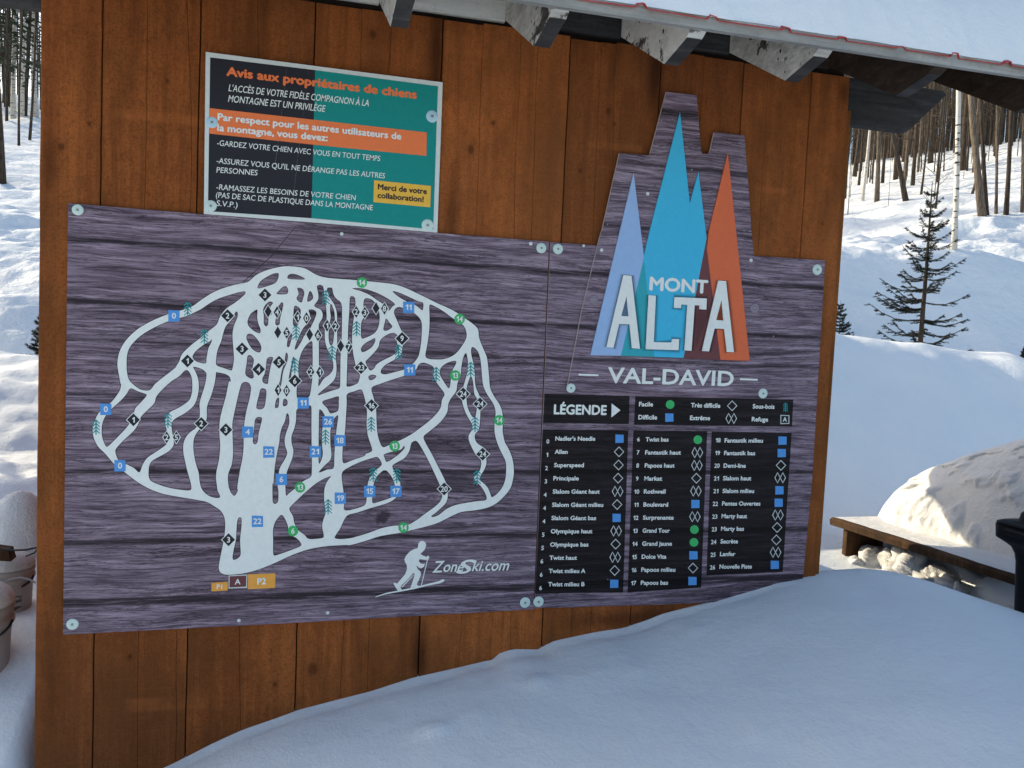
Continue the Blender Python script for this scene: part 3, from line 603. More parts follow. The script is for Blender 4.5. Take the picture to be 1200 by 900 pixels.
HOLES = """A 1180,248 1120,260 1000,298 930,335 870,375 780,418 720,437 640,460 540,505 450,560 380,630 355,690 350,760 355,830 375,882 B 440,155 490,166 520,158 550,120 600,78 650,40 700,0 A 690,790 720,740 740,690 800,630 870,575 930,525 985,480 1005,430 1050,370 1110,330 1160,290 1186,262
B 378,150 430,172 485,190 490,205 440,260 412,290 402,320 385,370 355,420 300,480 245,535 212,562 195,540 178,490 175,430 185,380 205,340 250,290 305,240 350,190
B 760,25 785,28 808,75 812,150 805,200 785,240 720,285 660,315 630,350 622,400 635,450 650,500 630,545 560,595 495,640 462,690 440,742 400,710 350,685 295,658 272,605 275,575 335,510 400,450 435,395 452,350 495,305 545,255 558,210 600,160 660,105 720,65
A 820,778 880,795 908,820 B 912,60 900,130 875,210 863,260 865,340 845,420 790,465 755,520 748,590 765,680 785,760 803,825 800,866 740,865 650,850 570,825 520,800 505,765 508,700 530,660 600,620 650,590 680,550 678,500 668,440 668,395 690,365 760,325 820,275 845,220 858,150 852,80 830,25
A 950,585 935,600 890,625 840,665 815,700 820,725 850,745 905,755 912,720 925,650 945,610
A 1130,395 1115,395 1095,440 1050,490 1030,540 1015,600 990,660 978,740 985,770 1040,790 1085,805 1095,790 1105,720 1098,620 1095,550 1105,490 1130,430
A 988,818 1040,828 1075,850 1082,885 B 1070,100 1050,200 1025,290 1005,380 1003,470 1008,560 1000,650 985,720 978,780 985,830 E 150,150 168,190 150,202 100,192 60,165 35,130 22,75 B 858,750 835,670 820,580 825,500 860,440 912,370 915,280 945,200 970,110 980,35
D 345,105 372,115 385,150 375,220 355,300 340,380 333,460 333,550 325,640 305,740 288,850 E 292,150 270,186 245,165 228,120 222,60 D 228,740 248,690 258,620 257,530 254,450 255,390 268,320 288,230 305,160 320,118
E 305,337 318,345 318,400 308,500 313,590 300,620 265,637 255,620 262,570 278,500 282,440 287,370 295,345
E 600,320 620,340 645,400 650,450 700,480 730,510 738,535 700,555 620,585 560,605 545,605 540,580 540,500 540,420 555,370 580,335
D 640,325 652,345 653,400 635,455 622,505 625,555 640,605 620,655 590,705 580,750 572,830 E 578,160 575,225 557,243 540,235 536,200 536,100 D 542,820 550,720 565,620 582,540 588,480 602,425 622,385 632,340
D 705,302 740,288 798,270 810,285 810,420 812,600 812,755 795,780 750,805 700,850 650,890 E 632,185 626,120 D 630,800 635,745 652,700 675,640 683,585 670,535 670,485 690,430 702,370
C 812,598 818,650 818,780 815,870 D 810,130 800,195 785,215 730,228 708,215 706,150 720,110 C 720,850 718,770 735,690 770,630
C 850,210 872,203 892,215 900,260 905,310 913,370 917,440 905,500 905,590 920,650 945,695 960,740 963,790 940,830 895,865 D 860,138 860,100 C 862,800 862,650 862,530 862,480 885,440 888,405 872,375 838,360 830,345 855,310 858,270 850,230
C 945,335 960,360 972,400 975,480 968,560 962,610 948,630 935,610 930,560 935,490 945,430 940,380
C 935,222 955,225 965,270 985,300 1015,325 1025,370 1022,600 1015,700 1012,880 D 1010,140 1000,153 960,165 900,185 860,200 855,195 880,170 930,130 970,90 985,40 C 985,760 980,700 990,640 990,500 988,400 970,340 950,310 920,250 922,225
D 885,245 950,220 1000,207 1002,240 998,305 960,325 940,325 920,290
D 865,300 885,310 905,350 890,400 885,480 885,560 890,600 885,640 862,680 860,560 862,400
D 998,342 970,362 955,400 943,450 943,540 950,610 942,655 905,690 862,738 870,742 920,722 965,712 970,650 975,560 985,450
E 955,38 950,45 900,65 840,100 780,150 720,205 660,265 655,285 680,330 690,380 720,430 760,460 785,487 830,490 890,482 897,465 885,400 895,350 910,300 900,230 900,150 915,95 940,60
H 5,190 40,160 120,122 200,95 240,88 265,125 262,145 215,185 185,230 172,280 168,350 160,395 135,415 25,440 20,380 12,300 4,240
H 285,175 270,180 230,220 212,270 205,340 205,390 240,385 310,362 345,345 352,310 350,260 330,215 300,178
G 395,520 372,535 358,590 325,640 255,680 238,700 258,750 288,800 H 388,245 386,295 368,345 335,375 285,398 200,422 100,455 35,476 E 1010,420 985,455 975,485 1040,490 1120,478 H 0,627 80,617 180,588 260,558 350,540 430,538 500,500 560,455 620,412 655,375 665,330 650,275 600,165 560,85 G 430,545 410,522
G 320,555 300,580 240,595 180,615 185,640 200,668 250,640 300,600 325,570
F 1058,683 1040,705 1025,770 1020,830 G 715,60 695,120 688,170 650,222 632,262 625,315 590,372 540,420 490,460 458,490 472,535 520,620 570,720 605,790 H 695,275 702,330 692,385 655,425 615,460 592,477 605,483 645,468 690,432 750,405 820,390 900,378 955,370 950,330 920,280 888,248 875,220 905,190 920,150 918,105 885,70 G 800,570 778,520 776,480 800,440 800,405 765,345 740,285 728,225 735,150 755,80 768,30 F 1068,800 1070,740
G 788,65 765,130 760,170 760,230 770,290 800,350 822,350 830,310 840,240 815,190 808,120 800,80
F 1100,640 1122,650 1145,680 1160,740 1168,830 G 868,60 880,140 910,200 950,262 965,320 958,380 958,460 975,530 1000,590 1030,650 H 1085,130 1086,190 1078,245 1058,292 1020,335 992,352 982,330 965,290 935,258 912,240 918,210 945,165 957,120 950,75 G 900,590 885,570 830,530 818,480 845,440 855,380 858,310 868,255 850,200 825,140 818,80 F 1120,850 1110,760 1095,700 1092,660
F 985,738 950,742 905,762 878,790 872,825 G 580,70 608,115 635,150 646,125 652,60 F 957,820 968,790 985,760
G 92,148 150,120 250,85 335,58 400,25 F 725,762 760,750 810,768 832,790 828,840 G 522,40 540,92 572,140 606,190 588,230 580,280 555,322 500,378 440,425 370,475 300,513 220,548 175,565 155,540 136,480 128,400 124,300 108,220
D 1060,192 1110,172 1155,158 1172,180 G 48,235 60,300 58,400 66,480 95,570 92,595 50,612 D 1185,625 1100,655 1040,678 1028,660 1030,560 1045,460 1052,350 1058,250
C 1085,284 1112,290 1120,330 1110,420 1098,520 1096,620 1108,710 1128,790 1150,835 1145,870 D 1130,118 1062,140 1058,100 C 1060,800 1064,650 1068,500 1075,400 1078,320
F 345,300 380,300 410,320 440,370 450,430 440,500 410,545 350,575 325,580 318,555 320,470 340,420 335,340
F 415,577 418,600 395,640 350,670 325,675 318,650 345,615 390,590
F 495,440 520,470 538,495 520,515 490,527 475,515 485,470
F 255,228 330,228 420,255 500,295 557,338 540,355 515,385 508,370 470,335 430,310 380,275 320,248
F 540,248 580,255 650,285 720,318 755,330 755,370 748,382 700,345 640,320 580,285
F 590,358 560,370 550,400 570,450 600,520 620,560 610,640 600,690 560,725 490,765 460,800 460,825 490,832 560,815 630,795 680,760 720,710 735,650 745,560 745,470 725,430 680,395 630,375
F 555,542 520,545 475,570 450,600 440,640 400,690 360,730 350,745 370,790 385,805 410,790 430,760 480,730 540,700 575,670 580,640 570,600 580,570
F 370,850 390,835 420,838 425,850 405,868 380,872
F 800,345 830,350 900,390 960,435 1030,480 1055,520 1060,570 1030,630 980,690 920,720 860,728 790,722 770,700 785,620 798,520 800,430
C 575,120 540,125 490,150 450,180 430,220 440,228 500,212 555,190 575,160 580,135
C 680,125 720,135 765,160 740,166 660,162 640,155 650,132
C 630,212 645,235 640,265 600,270 565,265 585,240 605,220
C 710,225 745,230 760,260 750,300 740,327 715,315 705,295 720,265
C 800,245 818,270 820,300 790,322 780,315 785,280
C 430,378 428,430 435,470 453,520 445,543 410,530 370,495 360,460 380,410 410,385
C 365,547 400,555 440,600 457,640 450,675 425,675 390,650 365,610 352,575
C 515,320 540,330 520,360 535,400 510,430 505,480 490,495 475,475 475,420 470,380 485,345
C 600,325 612,335 605,380 590,440 585,480 565,488 555,470 560,430 550,390 580,350
C 690,352 720,360 735,385 725,460 700,500 680,480 682,420
C 665,540 675,560 660,620 650,642 638,635 640,600 650,560
C 790,380 825,378 845,400 830,450 810,490 790,540 760,560 740,600 705,655 692,655 700,620 720,570 750,510 790,460 800,420
C 360,705 380,697 405,730 395,790 405,850 385,862 350,840 345,810 355,750
C 510,712 540,715 525,770 510,850 505,890 D 500,120 470,110 465,80 C 480,830 490,780 495,730
D 465,150 490,160 492,200 480,280 455,298 425,292 425,260 440,200 450,160
D 430,353 462,358 455,400 440,460 430,530 412,545 398,530 400,490 408,420 412,375
D 575,215 583,225 578,280 560,290 553,280 560,235
D 620,222 640,235 640,265 618,277 608,265 612,235
C 630,680 643,690 640,740 615,800 605,850 600,890 D 588,150 580,130 C 590,870 600,810 620,740
C 680,710 690,720 672,800 665,860 655,880 650,860 665,780"""
holes = [catmull(tr(s), 3) for s in HOLES.split('\n')]
outer = catmull(OUTER, 3)
def inside(P, L):
    x, y = P[:, 0][:, None], P[:, 1][:, None]; a = np.array(L); c = np.roll(a, -1, 0)
    hit = ((a[:, 1] > y) != (c[:, 1] > y)) & (x < (c[:, 0] - a[:, 0]) * (y - a[:, 1]) / (c[:, 1] - a[:, 1] + 1e-12) + a[:, 0])
    return hit.sum(1) % 2 == 1
def holed(name, outl, hl, y, m, parent, label=None):
    """fill an outline with holes (holes may touch or cross each other)"""
    V = []; E = []
    for l in [outl] + hl:
        n0 = len(V); k = len(l); V += [Vector((float(p[0]), float(p[1]))) for p in l]; E += [(n0 + i, n0 + (i + 1) % k) for i in range(k)]
    ov, oe, of, *_ = delaunay_2d_cdt(V, E, [], 0, 1e-4)
    P = np.array([tuple(v) for v in ov]); T = np.array([t for t in of]); C = P[T].mean(1)
    keep = inside(C, outl)
    for l in hl: keep &= ~inside(C, l)
    W3 = np.array([at(p, y) for p in P]); F = []
    for t in T[keep]:
        a, b_, c = W3[t]; F.append(tuple(int(i) for i in (t if np.cross(b_ - a, c - a)[1] < 0 else t[::-1])))
    o = mk(name, W3, F, m, parent)
    if label: o['label'] = label
    return o
flat("printed_crack", [(346.6, 265), (347.4, 265), (318, 301), (284, 332), (283, 332), (317, 300.6)], Y1 - .0003, M_EDGE, mp)
L1, L2, L3, L4 = Y1 - .0006, Y1 - .0012, Y1 - .0018, Y1 - .0024
holed("trail_outline", offset(outer, .75), [offset(h, -.75) for h in holes], L1, M_EDGE, mp)
holed("ski_trails", outer, holes, L2, M_WHITE, mp, "white ski trail network of the map")
def sq(c, s): return [(c[0] - s, c[1] - s), (c[0] + s, c[1] - s * .94), (c[0] + s, c[1] + s), (c[0] - s, c[1] + s * 1.06)]
def dia(c, w_, h): return [(c[0], c[1] - h), (c[0] + w_, c[1]), (c[0], c[1] + h), (c[0] - w_, c[1])]
NB = .012
for n_, c in (("0", zA(683, 420)), ("0", zB(204, 297)), ("0", zB(304, 694)), ("11", zF(653, 360)), ("11", zF(661, 800)), ("11", zD(752, 252)), ("4", zD(362, 457)), ("22", zD(510, 597)), ("6", zD(599, 790)), ("21", zD(837, 595)),
              ("26", zD(927, 385)), ("18", zD(1010, 517)), ("22", zE(430, 365)), ("19", zE(1013, 202)), ("15", zH(187, 313)), ("17", zH(360, 313))):
    o = flat("square_marker", sq(c, 6.6), L3, M_SQ, mp); txtc(n_, c, 6.4, M_WHITE, o, "numeral", L4, NB)
for n_, c in (("14", zF(325, 187)), ("14", zF(1012, 443)), ("13", zF(981, 840)), ("14", zG(990, 375)), ("13", zG(255, 557)), ("13", zD(730, 847)), ("6", zE(680, 433)), ("14", zH(410, 553))):
    o = flat("round_marker", circ(c, 6.2), L3, M_GRN, mp); txtc(n_, c, 6.2, M_WHITE, o, "numeral", L4, NB, .9)
def diamond(c, w_, h, n_, parent=mp):
    f = flat("diamond_marker", dia(c, w_ + 1.2, h + 1.2), L3 + .0002, M_WHITE, parent); flat("diamond_face", dia(c, w_, h), L3 - .0001, M_CHAR, f)
    if n_: txtc(n_, c, 6.3, M_WHITE, f, "numeral", L4, NB, .9)
for n_, c in (("3", zC(483, 274)), ("2", zC(220, 420)), ("3", zC(322, 653)), ("1", zA(778, 738)), ("4", zC(438, 797)), ("5", zC(582, 747)), ("6", zD(693, 98)), ("9", zF(607, 580)), ("23", zF(318, 785)), ("24", zG(737, 190)), ("24", zG(855, 260)),
              ("24", zG(874, 613)), ("16", zG(92, 272)), ("20", zH(678, 298)), ("3", zB(1048, 442)), ("2", zB(875, 398)), ("1", zB(398, 372)), ("3", zE(227, 495))):
    diamond(c, 7.6, 7.6, n_)
for a, c, b_, d in (("", zC(505, 390), "4", zC(568, 395)), ("1", zC(713, 430), "0", zC(775, 437)), ("", zC(573, 537), "5", zC(636, 540)), ("", zC(797, 553), "6", zC(856, 557)), ("1", zC(920, 490), "2", zC(978, 495)), ("", zC(1015, 633), "7", zC(1073, 638)),
                    ("2", zF(285, 393), "3", zF(345, 398)), ("", zF(424, 367), "8", zF(483, 370)), ("2", zC(806, 815), "1", zC(868, 817)), ("1", zD(575, 163), "0", zD(635, 168)), ("2", zB(632, 495), "5", zB(700, 495))):
    diamond(c, 4.1, 7.2, a); diamond(d, 4.1, 7.2, b_)
def pine(c, parent, y, k=1.0, m=M_PINE):
    P = []; x, yy = c
    for i in range(4):
        t = yy - 8.5 * k + i * 3.9 * k
        P += [[(x, t), (x + 4.6 * k, t + 4.2 * k), (x + 4.2 * k, t + 5.4 * k), (x, t + 1.7 * k)], [(x, t), (x, t + 1.7 * k), (x - 4.2 * k, t + 5.4 * k), (x - 4.6 * k, t + 4.2 * k)]]
    P.append([(x - .65 * k, yy - 8 * k), (x + .65 * k, yy - 8 * k), (x + .65 * k, yy + 9.5 * k), (x - .65 * k, yy + 9.5 * k)])
    return flat("pine_symbol", P, y, m, parent)
for c in (zA(780, 370), zA(897, 562), zB(135, 420), zB(641, 372), zC(912, 290), zC(702, 537), zC(693, 768), zC(955, 680), zF(287, 508), zF(583, 672), zF(847, 830), zF(1090, 795), zG(820, 400), zG(90, 400), zG(835, 775), zD(908, 490), zE(927, 260), zH(210, 200), zH(365, 207)):
    pine(c, mp, L3)
o = flat("parking_box", [zE(107, 798), zE(222, 790), zE(221, 852), zE(106, 858)], L2, M_P, mp); txtc("P1", zE(163, 825), 5.2, M_WHITE, o, "lettering", L3, .01)
o = flat("refuge_box", [zE(228, 746), zE(359, 740), zE(357, 832), zE(227, 838)], L2, M_BORDER, mp); i_ = flat("refuge_face", [zE(234, 752), zE(352, 747), zE(350, 825), zE(233, 831)], L3, M_BROWN, o); txtc("A", zE(291, 790), 6, M_WHITE, o, "lettering", L4, .01)
o = flat("parking_box", [zE(364, 738), zE(557, 731), zE(555, 834), zE(362, 843)], L2, M_P, mp); txtc("P2", zE(460, 787), 7, M_WHITE, o, "lettering", L3, .014)
zK = Z(440, 640, 1200 / 180.)
SK = [tuple(zK(*p)) for p in [(335, -20), (350, -38), (372, -42), (390, -30), (396, -5), (386, 25), (365, 48), (350, 60), (372, 74), (400, 84), (410, 72), (422, 90), (412, 106), (385, 108), (345, 100), (338, 118), (352, 134), (372, 140), (388, 136), (378, 160), (362, 172), (345, 172), (330, 158), (318, 152), (328, 176), (352, 200), (356, 220), (340, 262), (322, 300), (335, 310), (332, 320), (272, 330), (282, 300), (296, 260), (306, 222), (296, 208), (270, 240), (240, 272), (204, 306), (196, 322), (206, 344), (180, 352), (162, 330), (140, 292), (150, 284), (168, 294), (190, 268), (232, 220), (246, 180), (244, 145), (232, 128), (226, 104), (236, 78), (268, 42), (300, 24), (330, 16)]]
o = flat("skier_emblem", SK, L2, M_WHITE, mp, "white climbing skier emblem")
flat("ski", [zK(*p) for p in [(0, 400), (0, 394), (80, 366), (180, 346), (300, 322), (420, 292), (500, 272), (512, 262), (532, 258), (541, 266), (530, 280), (505, 290), (420, 306), (300, 336), (180, 358), (80, 376)]], L2 + .0001, M_WHITE, o)
flat("ski_pole", [[zK(403, 105), zK(410, 105), zK(362, 305), zK(356, 304)], [zK(296, 222), zK(300, 226), zK(210, 322), zK(203, 318)]], L2 + .0002, M_WHITE, o)
for dx, dy, m_, yl in ((.5, .5, M_EDGE, L2), (0, 0, M_WHITE, L3)):
    q = lambda x, y: (zK(x, y)[0] + dx, zK(x, y)[1] + dy)
    txt("Z", q(443, 207), q(540, 202), 13, m_, mp, "website_lettering", yl, .02, .28); txt("one", q(530, 201), q(690, 197), 12.2, m_, mp, "website_lettering", yl, .02, .3)
    txt("S", q(628, 214), q(778, 210), 15.5, m_, mp, "website_lettering", yl - .0001, .02, .3); txt("ki.com", q(752, 195), q(1045, 188), 12.2, m_, mp, "website_lettering", yl, .02, .3)
for c, r in (((91.2, 246), 7), ((85, 731.5), 7.2), ((634.3, 290.7), 5.8), ((615.3, 706), 6)): washer(c, r, Y1, mp)
for c in ((400.5, 274), (384, 718), (622, 285.5), (280, 727)): screw(c, Y1, mp)

# ------------------------------------------------------------------ legend sign
lg = empty("legend_sign", (1.3, Y1, .68), "purple plank print sign with black legend boxes of trail names, under the mountain logo", "sign")
plate("panel", [(645.2, 283.8), (810, 295), (967, 305.3), (951.9, 560), (938.8, 701), (780, 708.3), (626.9, 712.8), (636.5, 480)], Y1, DW - .004, [M_PRINT, M_PANEDGE], lg)
z3, z4, z5, z6 = Z(620, 455, 1200 / 180), Z(620, 570, 1200 / 180), Z(780, 455, 1200 / 180), Z(780, 570, 1200 / 180)
b1 = flat("title_box", [z3(122, 42), z3(785, 60), z3(780, 280), z3(110, 270)], L1, M_PRINTD, lg)
b2 = flat("symbol_box", [z3(830, 62), z5(998, 88), z5(988, 298), z3(820, 285)], L1, M_PRINTD, lg)
b3 = flat("name_column", [z3(108, 322), z3(775, 330), z4(735, 828), z4(48, 838)], L1, M_PRINTD, lg)
b4 = flat("name_column", [z3(815, 330), z5(325, 335), z6(278, 790), z4(770, 828)], L1, M_PRINTD, lg)
b5 = flat("name_column", [z5(360, 338), z5(985, 348), z6(915, 668), z6(320, 695)], L1, M_PRINTD, lg)
TB = .010
txt("LÉGENDE", z3(192, 200), z3(605, 206), 10.8, M_WHITE, b1, "title_lettering", L2, .018, fat=.02)
flat("arrow", [z3(645, 118), z3(714, 172), z3(643, 228)], L2, M_WHITE, b1)
def ring_dia(c, w_, h, parent, name="difficulty_symbol"):
    t = .8; o = [dia(c, w_, h)]; i = dia(c, w_ - t * 1.2, h - t * 1.5); d = o[0]
    return [[d[k], d[(k + 1) % 4], i[(k + 1) % 4], i[k]] for k in range(4)]
def symbol(kind, c, parent):
    if kind == 'B': flat("difficulty_symbol", sq(c, 4.8), L2, M_SQ, parent)
    elif kind == 'C': flat("difficulty_symbol", circ(c, 5.1), L2, M_GRN, parent)
    elif kind == 'D': flat("difficulty_symbol", ring_dia(c, 6, 6.3, parent), L2, M_BORDER, parent)
    else: flat("difficulty_symbol", ring_dia((c[0] - 3.1, c[1]), 3.6, 6.6, parent) + ring_dia((c[0] + 3.1, c[1]), 3.6, 6.6, parent), L2, M_BORDER, parent)
for s, p0, p1 in (("Facile", z3(858, 140), z3(968, 141)), ("Difficile", z3(853, 242), z3(1000, 243)), ("Très difficile", z5(197, 148), z5(427, 152)), ("Extrême", z5(190, 247), z5(347, 249)), ("Sous-bois", z5(680, 157), z5(850, 160)), ("Refuge", z5(672, 257), z5(800, 260))):
    txt(s, p0, p1, 4.9, M_WHITE, b2, "symbol_name", L2, TB, fat=.02)
symbol('C', z3(1102, 127), b2); symbol('B', z3(1096, 228), b2); symbol('D', z5(520, 137), b2); symbol('DD', z5(513, 236), b2); pine(z5(937, 147), b2, L2, .62)
o = flat("refuge_symbol", sq(z5(932, 243), 5.2), L2, M_BORDER, b2); flat("refuge_face", sq(z5(932, 243), 4.3), L3, M_CHAR, o); txtc("A", z5(932, 243), 5, M_WHITE, o, "lettering", L4, TB)
def column(box, rows, nm0, nm1, nu0, nu1, ic0, ic1):
    n = len(rows) - 1
    for i, (num, name, wd, ic) in enumerate(rows):
        t = i / n; L = lambda a, c: (a[0] + (c[0] - a[0]) * t, a[1] + (c[1] - a[1]) * t)
        p = L(nm0, nm1); txt(name, p, (p[0] + wd, p[1] + .12 * wd / 30 * (1 - 2 * t)), 4.7, M_WHITE, box, "trail_name", L2, TB, fat=.02)
        q = L(nu0, nu1); txtc(num, (q[0], q[1] - 2.3), 4.7, M_WHITE, box, "trail_number", L2, TB)
        symbol(ic, L(ic0, ic1), box)
column(b3, [("0", "Nadler's Needle", 46.8, 'B'), ("1", "Allen", 15.3, 'D'), ("2", "Superspeed", 35, 'D'), ("3", "Principale", 29.8, 'D'), ("4", "Slalom Géant haut", 55, 'DD'), ("4", "Slalom Géant milieu", 60, 'D'), ("4", "Slalom Géant bas", 52.4, 'B'),
            ("5", "Olympique haut", 48.8, 'DD'), ("5", "Olympique bas", 45, 'D'), ("6", "Twist haut", 32.3, 'DD'), ("6", "Twist milieu A", 43, 'D'), ("6", "Twist milieu B", 42.8, 'B')],
       (650.7, 516.2), (642.2, 687), (642, 519.6), (633.5, 691.3), (726, 514), (719.8, 684))
column(b4, [("6", "Twist bas", 27, 'C'), ("7", "Fantastik haut", 42, 'DD'), ("8", "Papoos haut", 35, 'DD'), ("9", "Markat", 21, 'D'), ("10", "Rothwell", 25.5, 'DD'), ("11", "Boulevard", 29, 'B'), ("12", "Surprenante", 36, 'DD'), ("13", "Grand Tour", 32, 'C'),
            ("14", "Grand jaune", 35, 'C'), ("15", "Dolce Vita", 29, 'B'), ("16", "Papoos milieu", 40, 'D'), ("17", "Papoos bas", 32, 'B')],
       (756.4, 517.2), (750.8, 685.2), (748.3, 517.2), (742.5, 685.6), (817.8, 515.3), (811.5, 680.7))
column(b5, [("18", "Fantastik milieu", 45, 'B'), ("19", "Fantastik bas", 36.5, 'B'), ("20", "Demi-line", 26, 'D'), ("21", "Slalom haut", 33, 'DD'), ("21", "Slalom milieu", 37, 'B'), ("22", "Pentes Ouvertes", 45, 'B'), ("23", "Marty haut", 30, 'DD'),
            ("23", "Marty bas", 27, 'D'), ("24", "Secrète", 20.5, 'D'), ("25", "Lanfer", 18, 'DD'), ("26", "Nouvelle Piste", 38, 'B')],
       (849, 518.4), (843, 666.3), (841.6, 518.2), (835, 667.3), (917, 516.2), (908, 661.8))
for c, r in (((653.8, 291.8), 5.8), ((631, 705), 6), ((957.6, 316), 5.4)): washer(c, r, Y1, lg)
for c in ((684, 288), (770, 293.5)): screw(c, Y1, lg, 1.6)

# ------------------------------------------------------------------ mountain logo board
Y2 = DW - .018
lb = empty("logo_sign", (1.05, Y2, 1.45), "stepped cut-out plank print board with blue and orange peaks and white resort name", "sign")
q1, q2 = Z(660, 90, 5), Z(660, 270, 1029 / 240)
plate("board", [q1(605, 88), q1(782, 108), q1(808, 435), q1(815, 450), q1(857, 451), q1(886, 325), q1(1062, 344), q1(1084, 620), q1(1103, 900), (899.3, 464.8), (780, 461.5), (664.2, 458), q2(95, 400), q2(185, 30), q1(228, 900), q1(330, 447), q1(507, 461)], Y2, DW - .0095, [M_PRINT, M_PANEDGE], lb)
Y3 = Y2 - .005
def layer(name, poly, m, y=Y3, yb=None): return plate(name, poly, y, yb or Y2 - .0002, [m, m], lb)
AP = (754.5, 302.8)
layer("light_blue_peak", [(742.6, 203), (754.6, 300), AP, (727.6, 416.9), (692, 416.2)], M_LBLUE)
layer("teal_overlap", [AP, (766.8, 418.2), (727.6, 416.9)], M_TEAL2)
layer("cyan_peak", [(797, 132), (808.4, 238.4), (818.6, 202), (828, 279), (801, 419.4), (766.8, 418.2), AP, (754.6, 300), (761.6, 270)], M_CYAN)
layer("brown_overlap", [(828, 279), (828.4, 291), (844.3, 421.7), (801, 419.4)], M_BROWN)
layer("orange_peak", [(853, 179.6), (862.5, 270), (878.7, 422.8), (844.3, 421.7), (828.4, 291), (831, 270)], M_LORANGE)
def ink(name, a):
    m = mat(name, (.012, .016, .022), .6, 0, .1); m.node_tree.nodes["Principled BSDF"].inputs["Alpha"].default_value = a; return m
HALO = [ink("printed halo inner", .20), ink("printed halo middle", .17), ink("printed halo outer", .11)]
HN = [0]
def letters(name, polys):
    """letters standing a little proud of the peaks; each may have a hole"""
    V = []; F = []
    for loops in polys:
        Ls = [[at(q2(*p), Y3 - .004) for p in l] for l in loops]; n0 = len(V); allp = [p for l in Ls for p in l]; n = len(allp)
        V += [(p[0], Y3 - .004, p[2]) for p in allp] + [(p[0], Y3 - .0002, p[2]) for p in allp]
        for t in tessellate_polygon([[Vector((p[0], p[2], 0)) for p in l] for l in Ls]):
            a, b_, c = (allp[i] for i in t); t = t if np.cross(b_ - a, c - a)[1] < 0 else t[::-1]; F.append(tuple(n0 + i for i in t))
        s = n0
        for l in Ls:
            k = len(l); F += [(s + i, s + (i + 1) % k, s + (i + 1) % k + n, s + i + n) for i in range(k)]; s += k
    o = mk(name, V, F, M_WHITE, lb)
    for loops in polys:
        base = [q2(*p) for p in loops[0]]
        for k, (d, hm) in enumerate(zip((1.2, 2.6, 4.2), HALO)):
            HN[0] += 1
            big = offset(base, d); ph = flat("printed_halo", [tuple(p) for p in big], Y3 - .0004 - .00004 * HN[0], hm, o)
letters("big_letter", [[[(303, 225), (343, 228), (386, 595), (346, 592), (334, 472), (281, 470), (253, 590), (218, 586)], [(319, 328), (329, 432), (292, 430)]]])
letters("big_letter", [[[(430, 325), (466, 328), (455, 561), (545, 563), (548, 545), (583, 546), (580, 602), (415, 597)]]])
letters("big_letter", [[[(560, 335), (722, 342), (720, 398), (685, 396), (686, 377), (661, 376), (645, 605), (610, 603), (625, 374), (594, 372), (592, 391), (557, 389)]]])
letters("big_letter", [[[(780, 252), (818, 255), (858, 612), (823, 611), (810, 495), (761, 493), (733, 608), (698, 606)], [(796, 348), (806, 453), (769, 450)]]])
txt("MONT", q2(432, 298), q2(726, 316), 14.9, M_WHITE, lb, "resort_lettering", Y3 - .001, .016, fat=.024)
txt("VAL-DAVID", q2(222, 764), q2(855, 781), 17.4, M_WHITE, lb, "place_lettering", Y2 - .0006, .010, fat=.012)
flat("dash", [q2(78, 720), q2(177, 723), q2(177, 732), q2(78, 729)], Y2 - .0006, M_WHITE, lb); flat("dash", [q2(888, 743), q2(977, 746), q2(977, 755), q2(888, 752)], Y2 - .0006, M_WHITE, lb)
for c in ((669, 454.8), (894, 461)): washer(c, 5.2, Y2, lb)
M_GHOST = mat("clear washer", (.20, .17, .22), .25)
for c in ((696, 351), (884, 361)): washer(c, 5.2, Y2, lb, M_GHOST)
for c in ((759, 227), (705, 293), (880, 305)): screw(c, Y2, lb, 2.0)

# ------------------------------------------------------------------ dog owners notice
Y4 = DW - .013
ns = empty("notice_sign", (.08, Y4, 1.9), "black and teal notice to dog owners with orange band and pale border, upper left", "sign")
zS = Z(225, 40, 3.75)
plate("panel", [zS(60, 78), zS(580, 145), zS(1102, 212), zS(1078, 872), zS(560, 830), zS(52, 790)], Y4, DW - .0095, [M_BORDER, M_BORDER], ns)
S1, S2, S3 = Y4 - .0006, Y4 - .0012, Y4 - .0018
flat("dark_half", [zS(80, 102), zS(541, 158), zS(525, 809), zS(70, 778)], S1, M_CHAR, ns); flat("teal_half", [zS(541, 158), zS(1081, 229), zS(1060, 858), zS(525, 809)], S1, M_TEAL, ns)
flat("orange_band", [zS(78, 325), zS(560, 379), zS(1032, 432), zS(1030, 535), zS(555, 488), zS(76, 437)], S2, M_ORANGE, ns)
txt("Avis aux propriétaires de chiens", zS(150, 181), zS(988, 283), 9.8, M_ORANGE, ns, "heading", S2, .022, fat=.028)
txt("L'ACCÈS DE VOTRE FIDÈLE COMPAGNON À LA", zS(160, 250), zS(777, 317), 7.8, M_WHITE, ns, "lettering", S2, .008, .22)
txt("MONTAGNE EST UN PRIVILÈGE", zS(158, 297), zS(587, 342), 7.8, M_WHITE, ns, "lettering", S2, .008, .22)
txt("Par respect pour les autres utilisateurs de", zS(112, 377), zS(920, 463), 7.8, M_WHITE, ns, "lettering", S3, .018, fat=.02)
txt("la montagne, vous devez:", zS(110, 424), zS(597, 470), 7.8, M_WHITE, ns, "lettering", S3, .018, fat=.02)
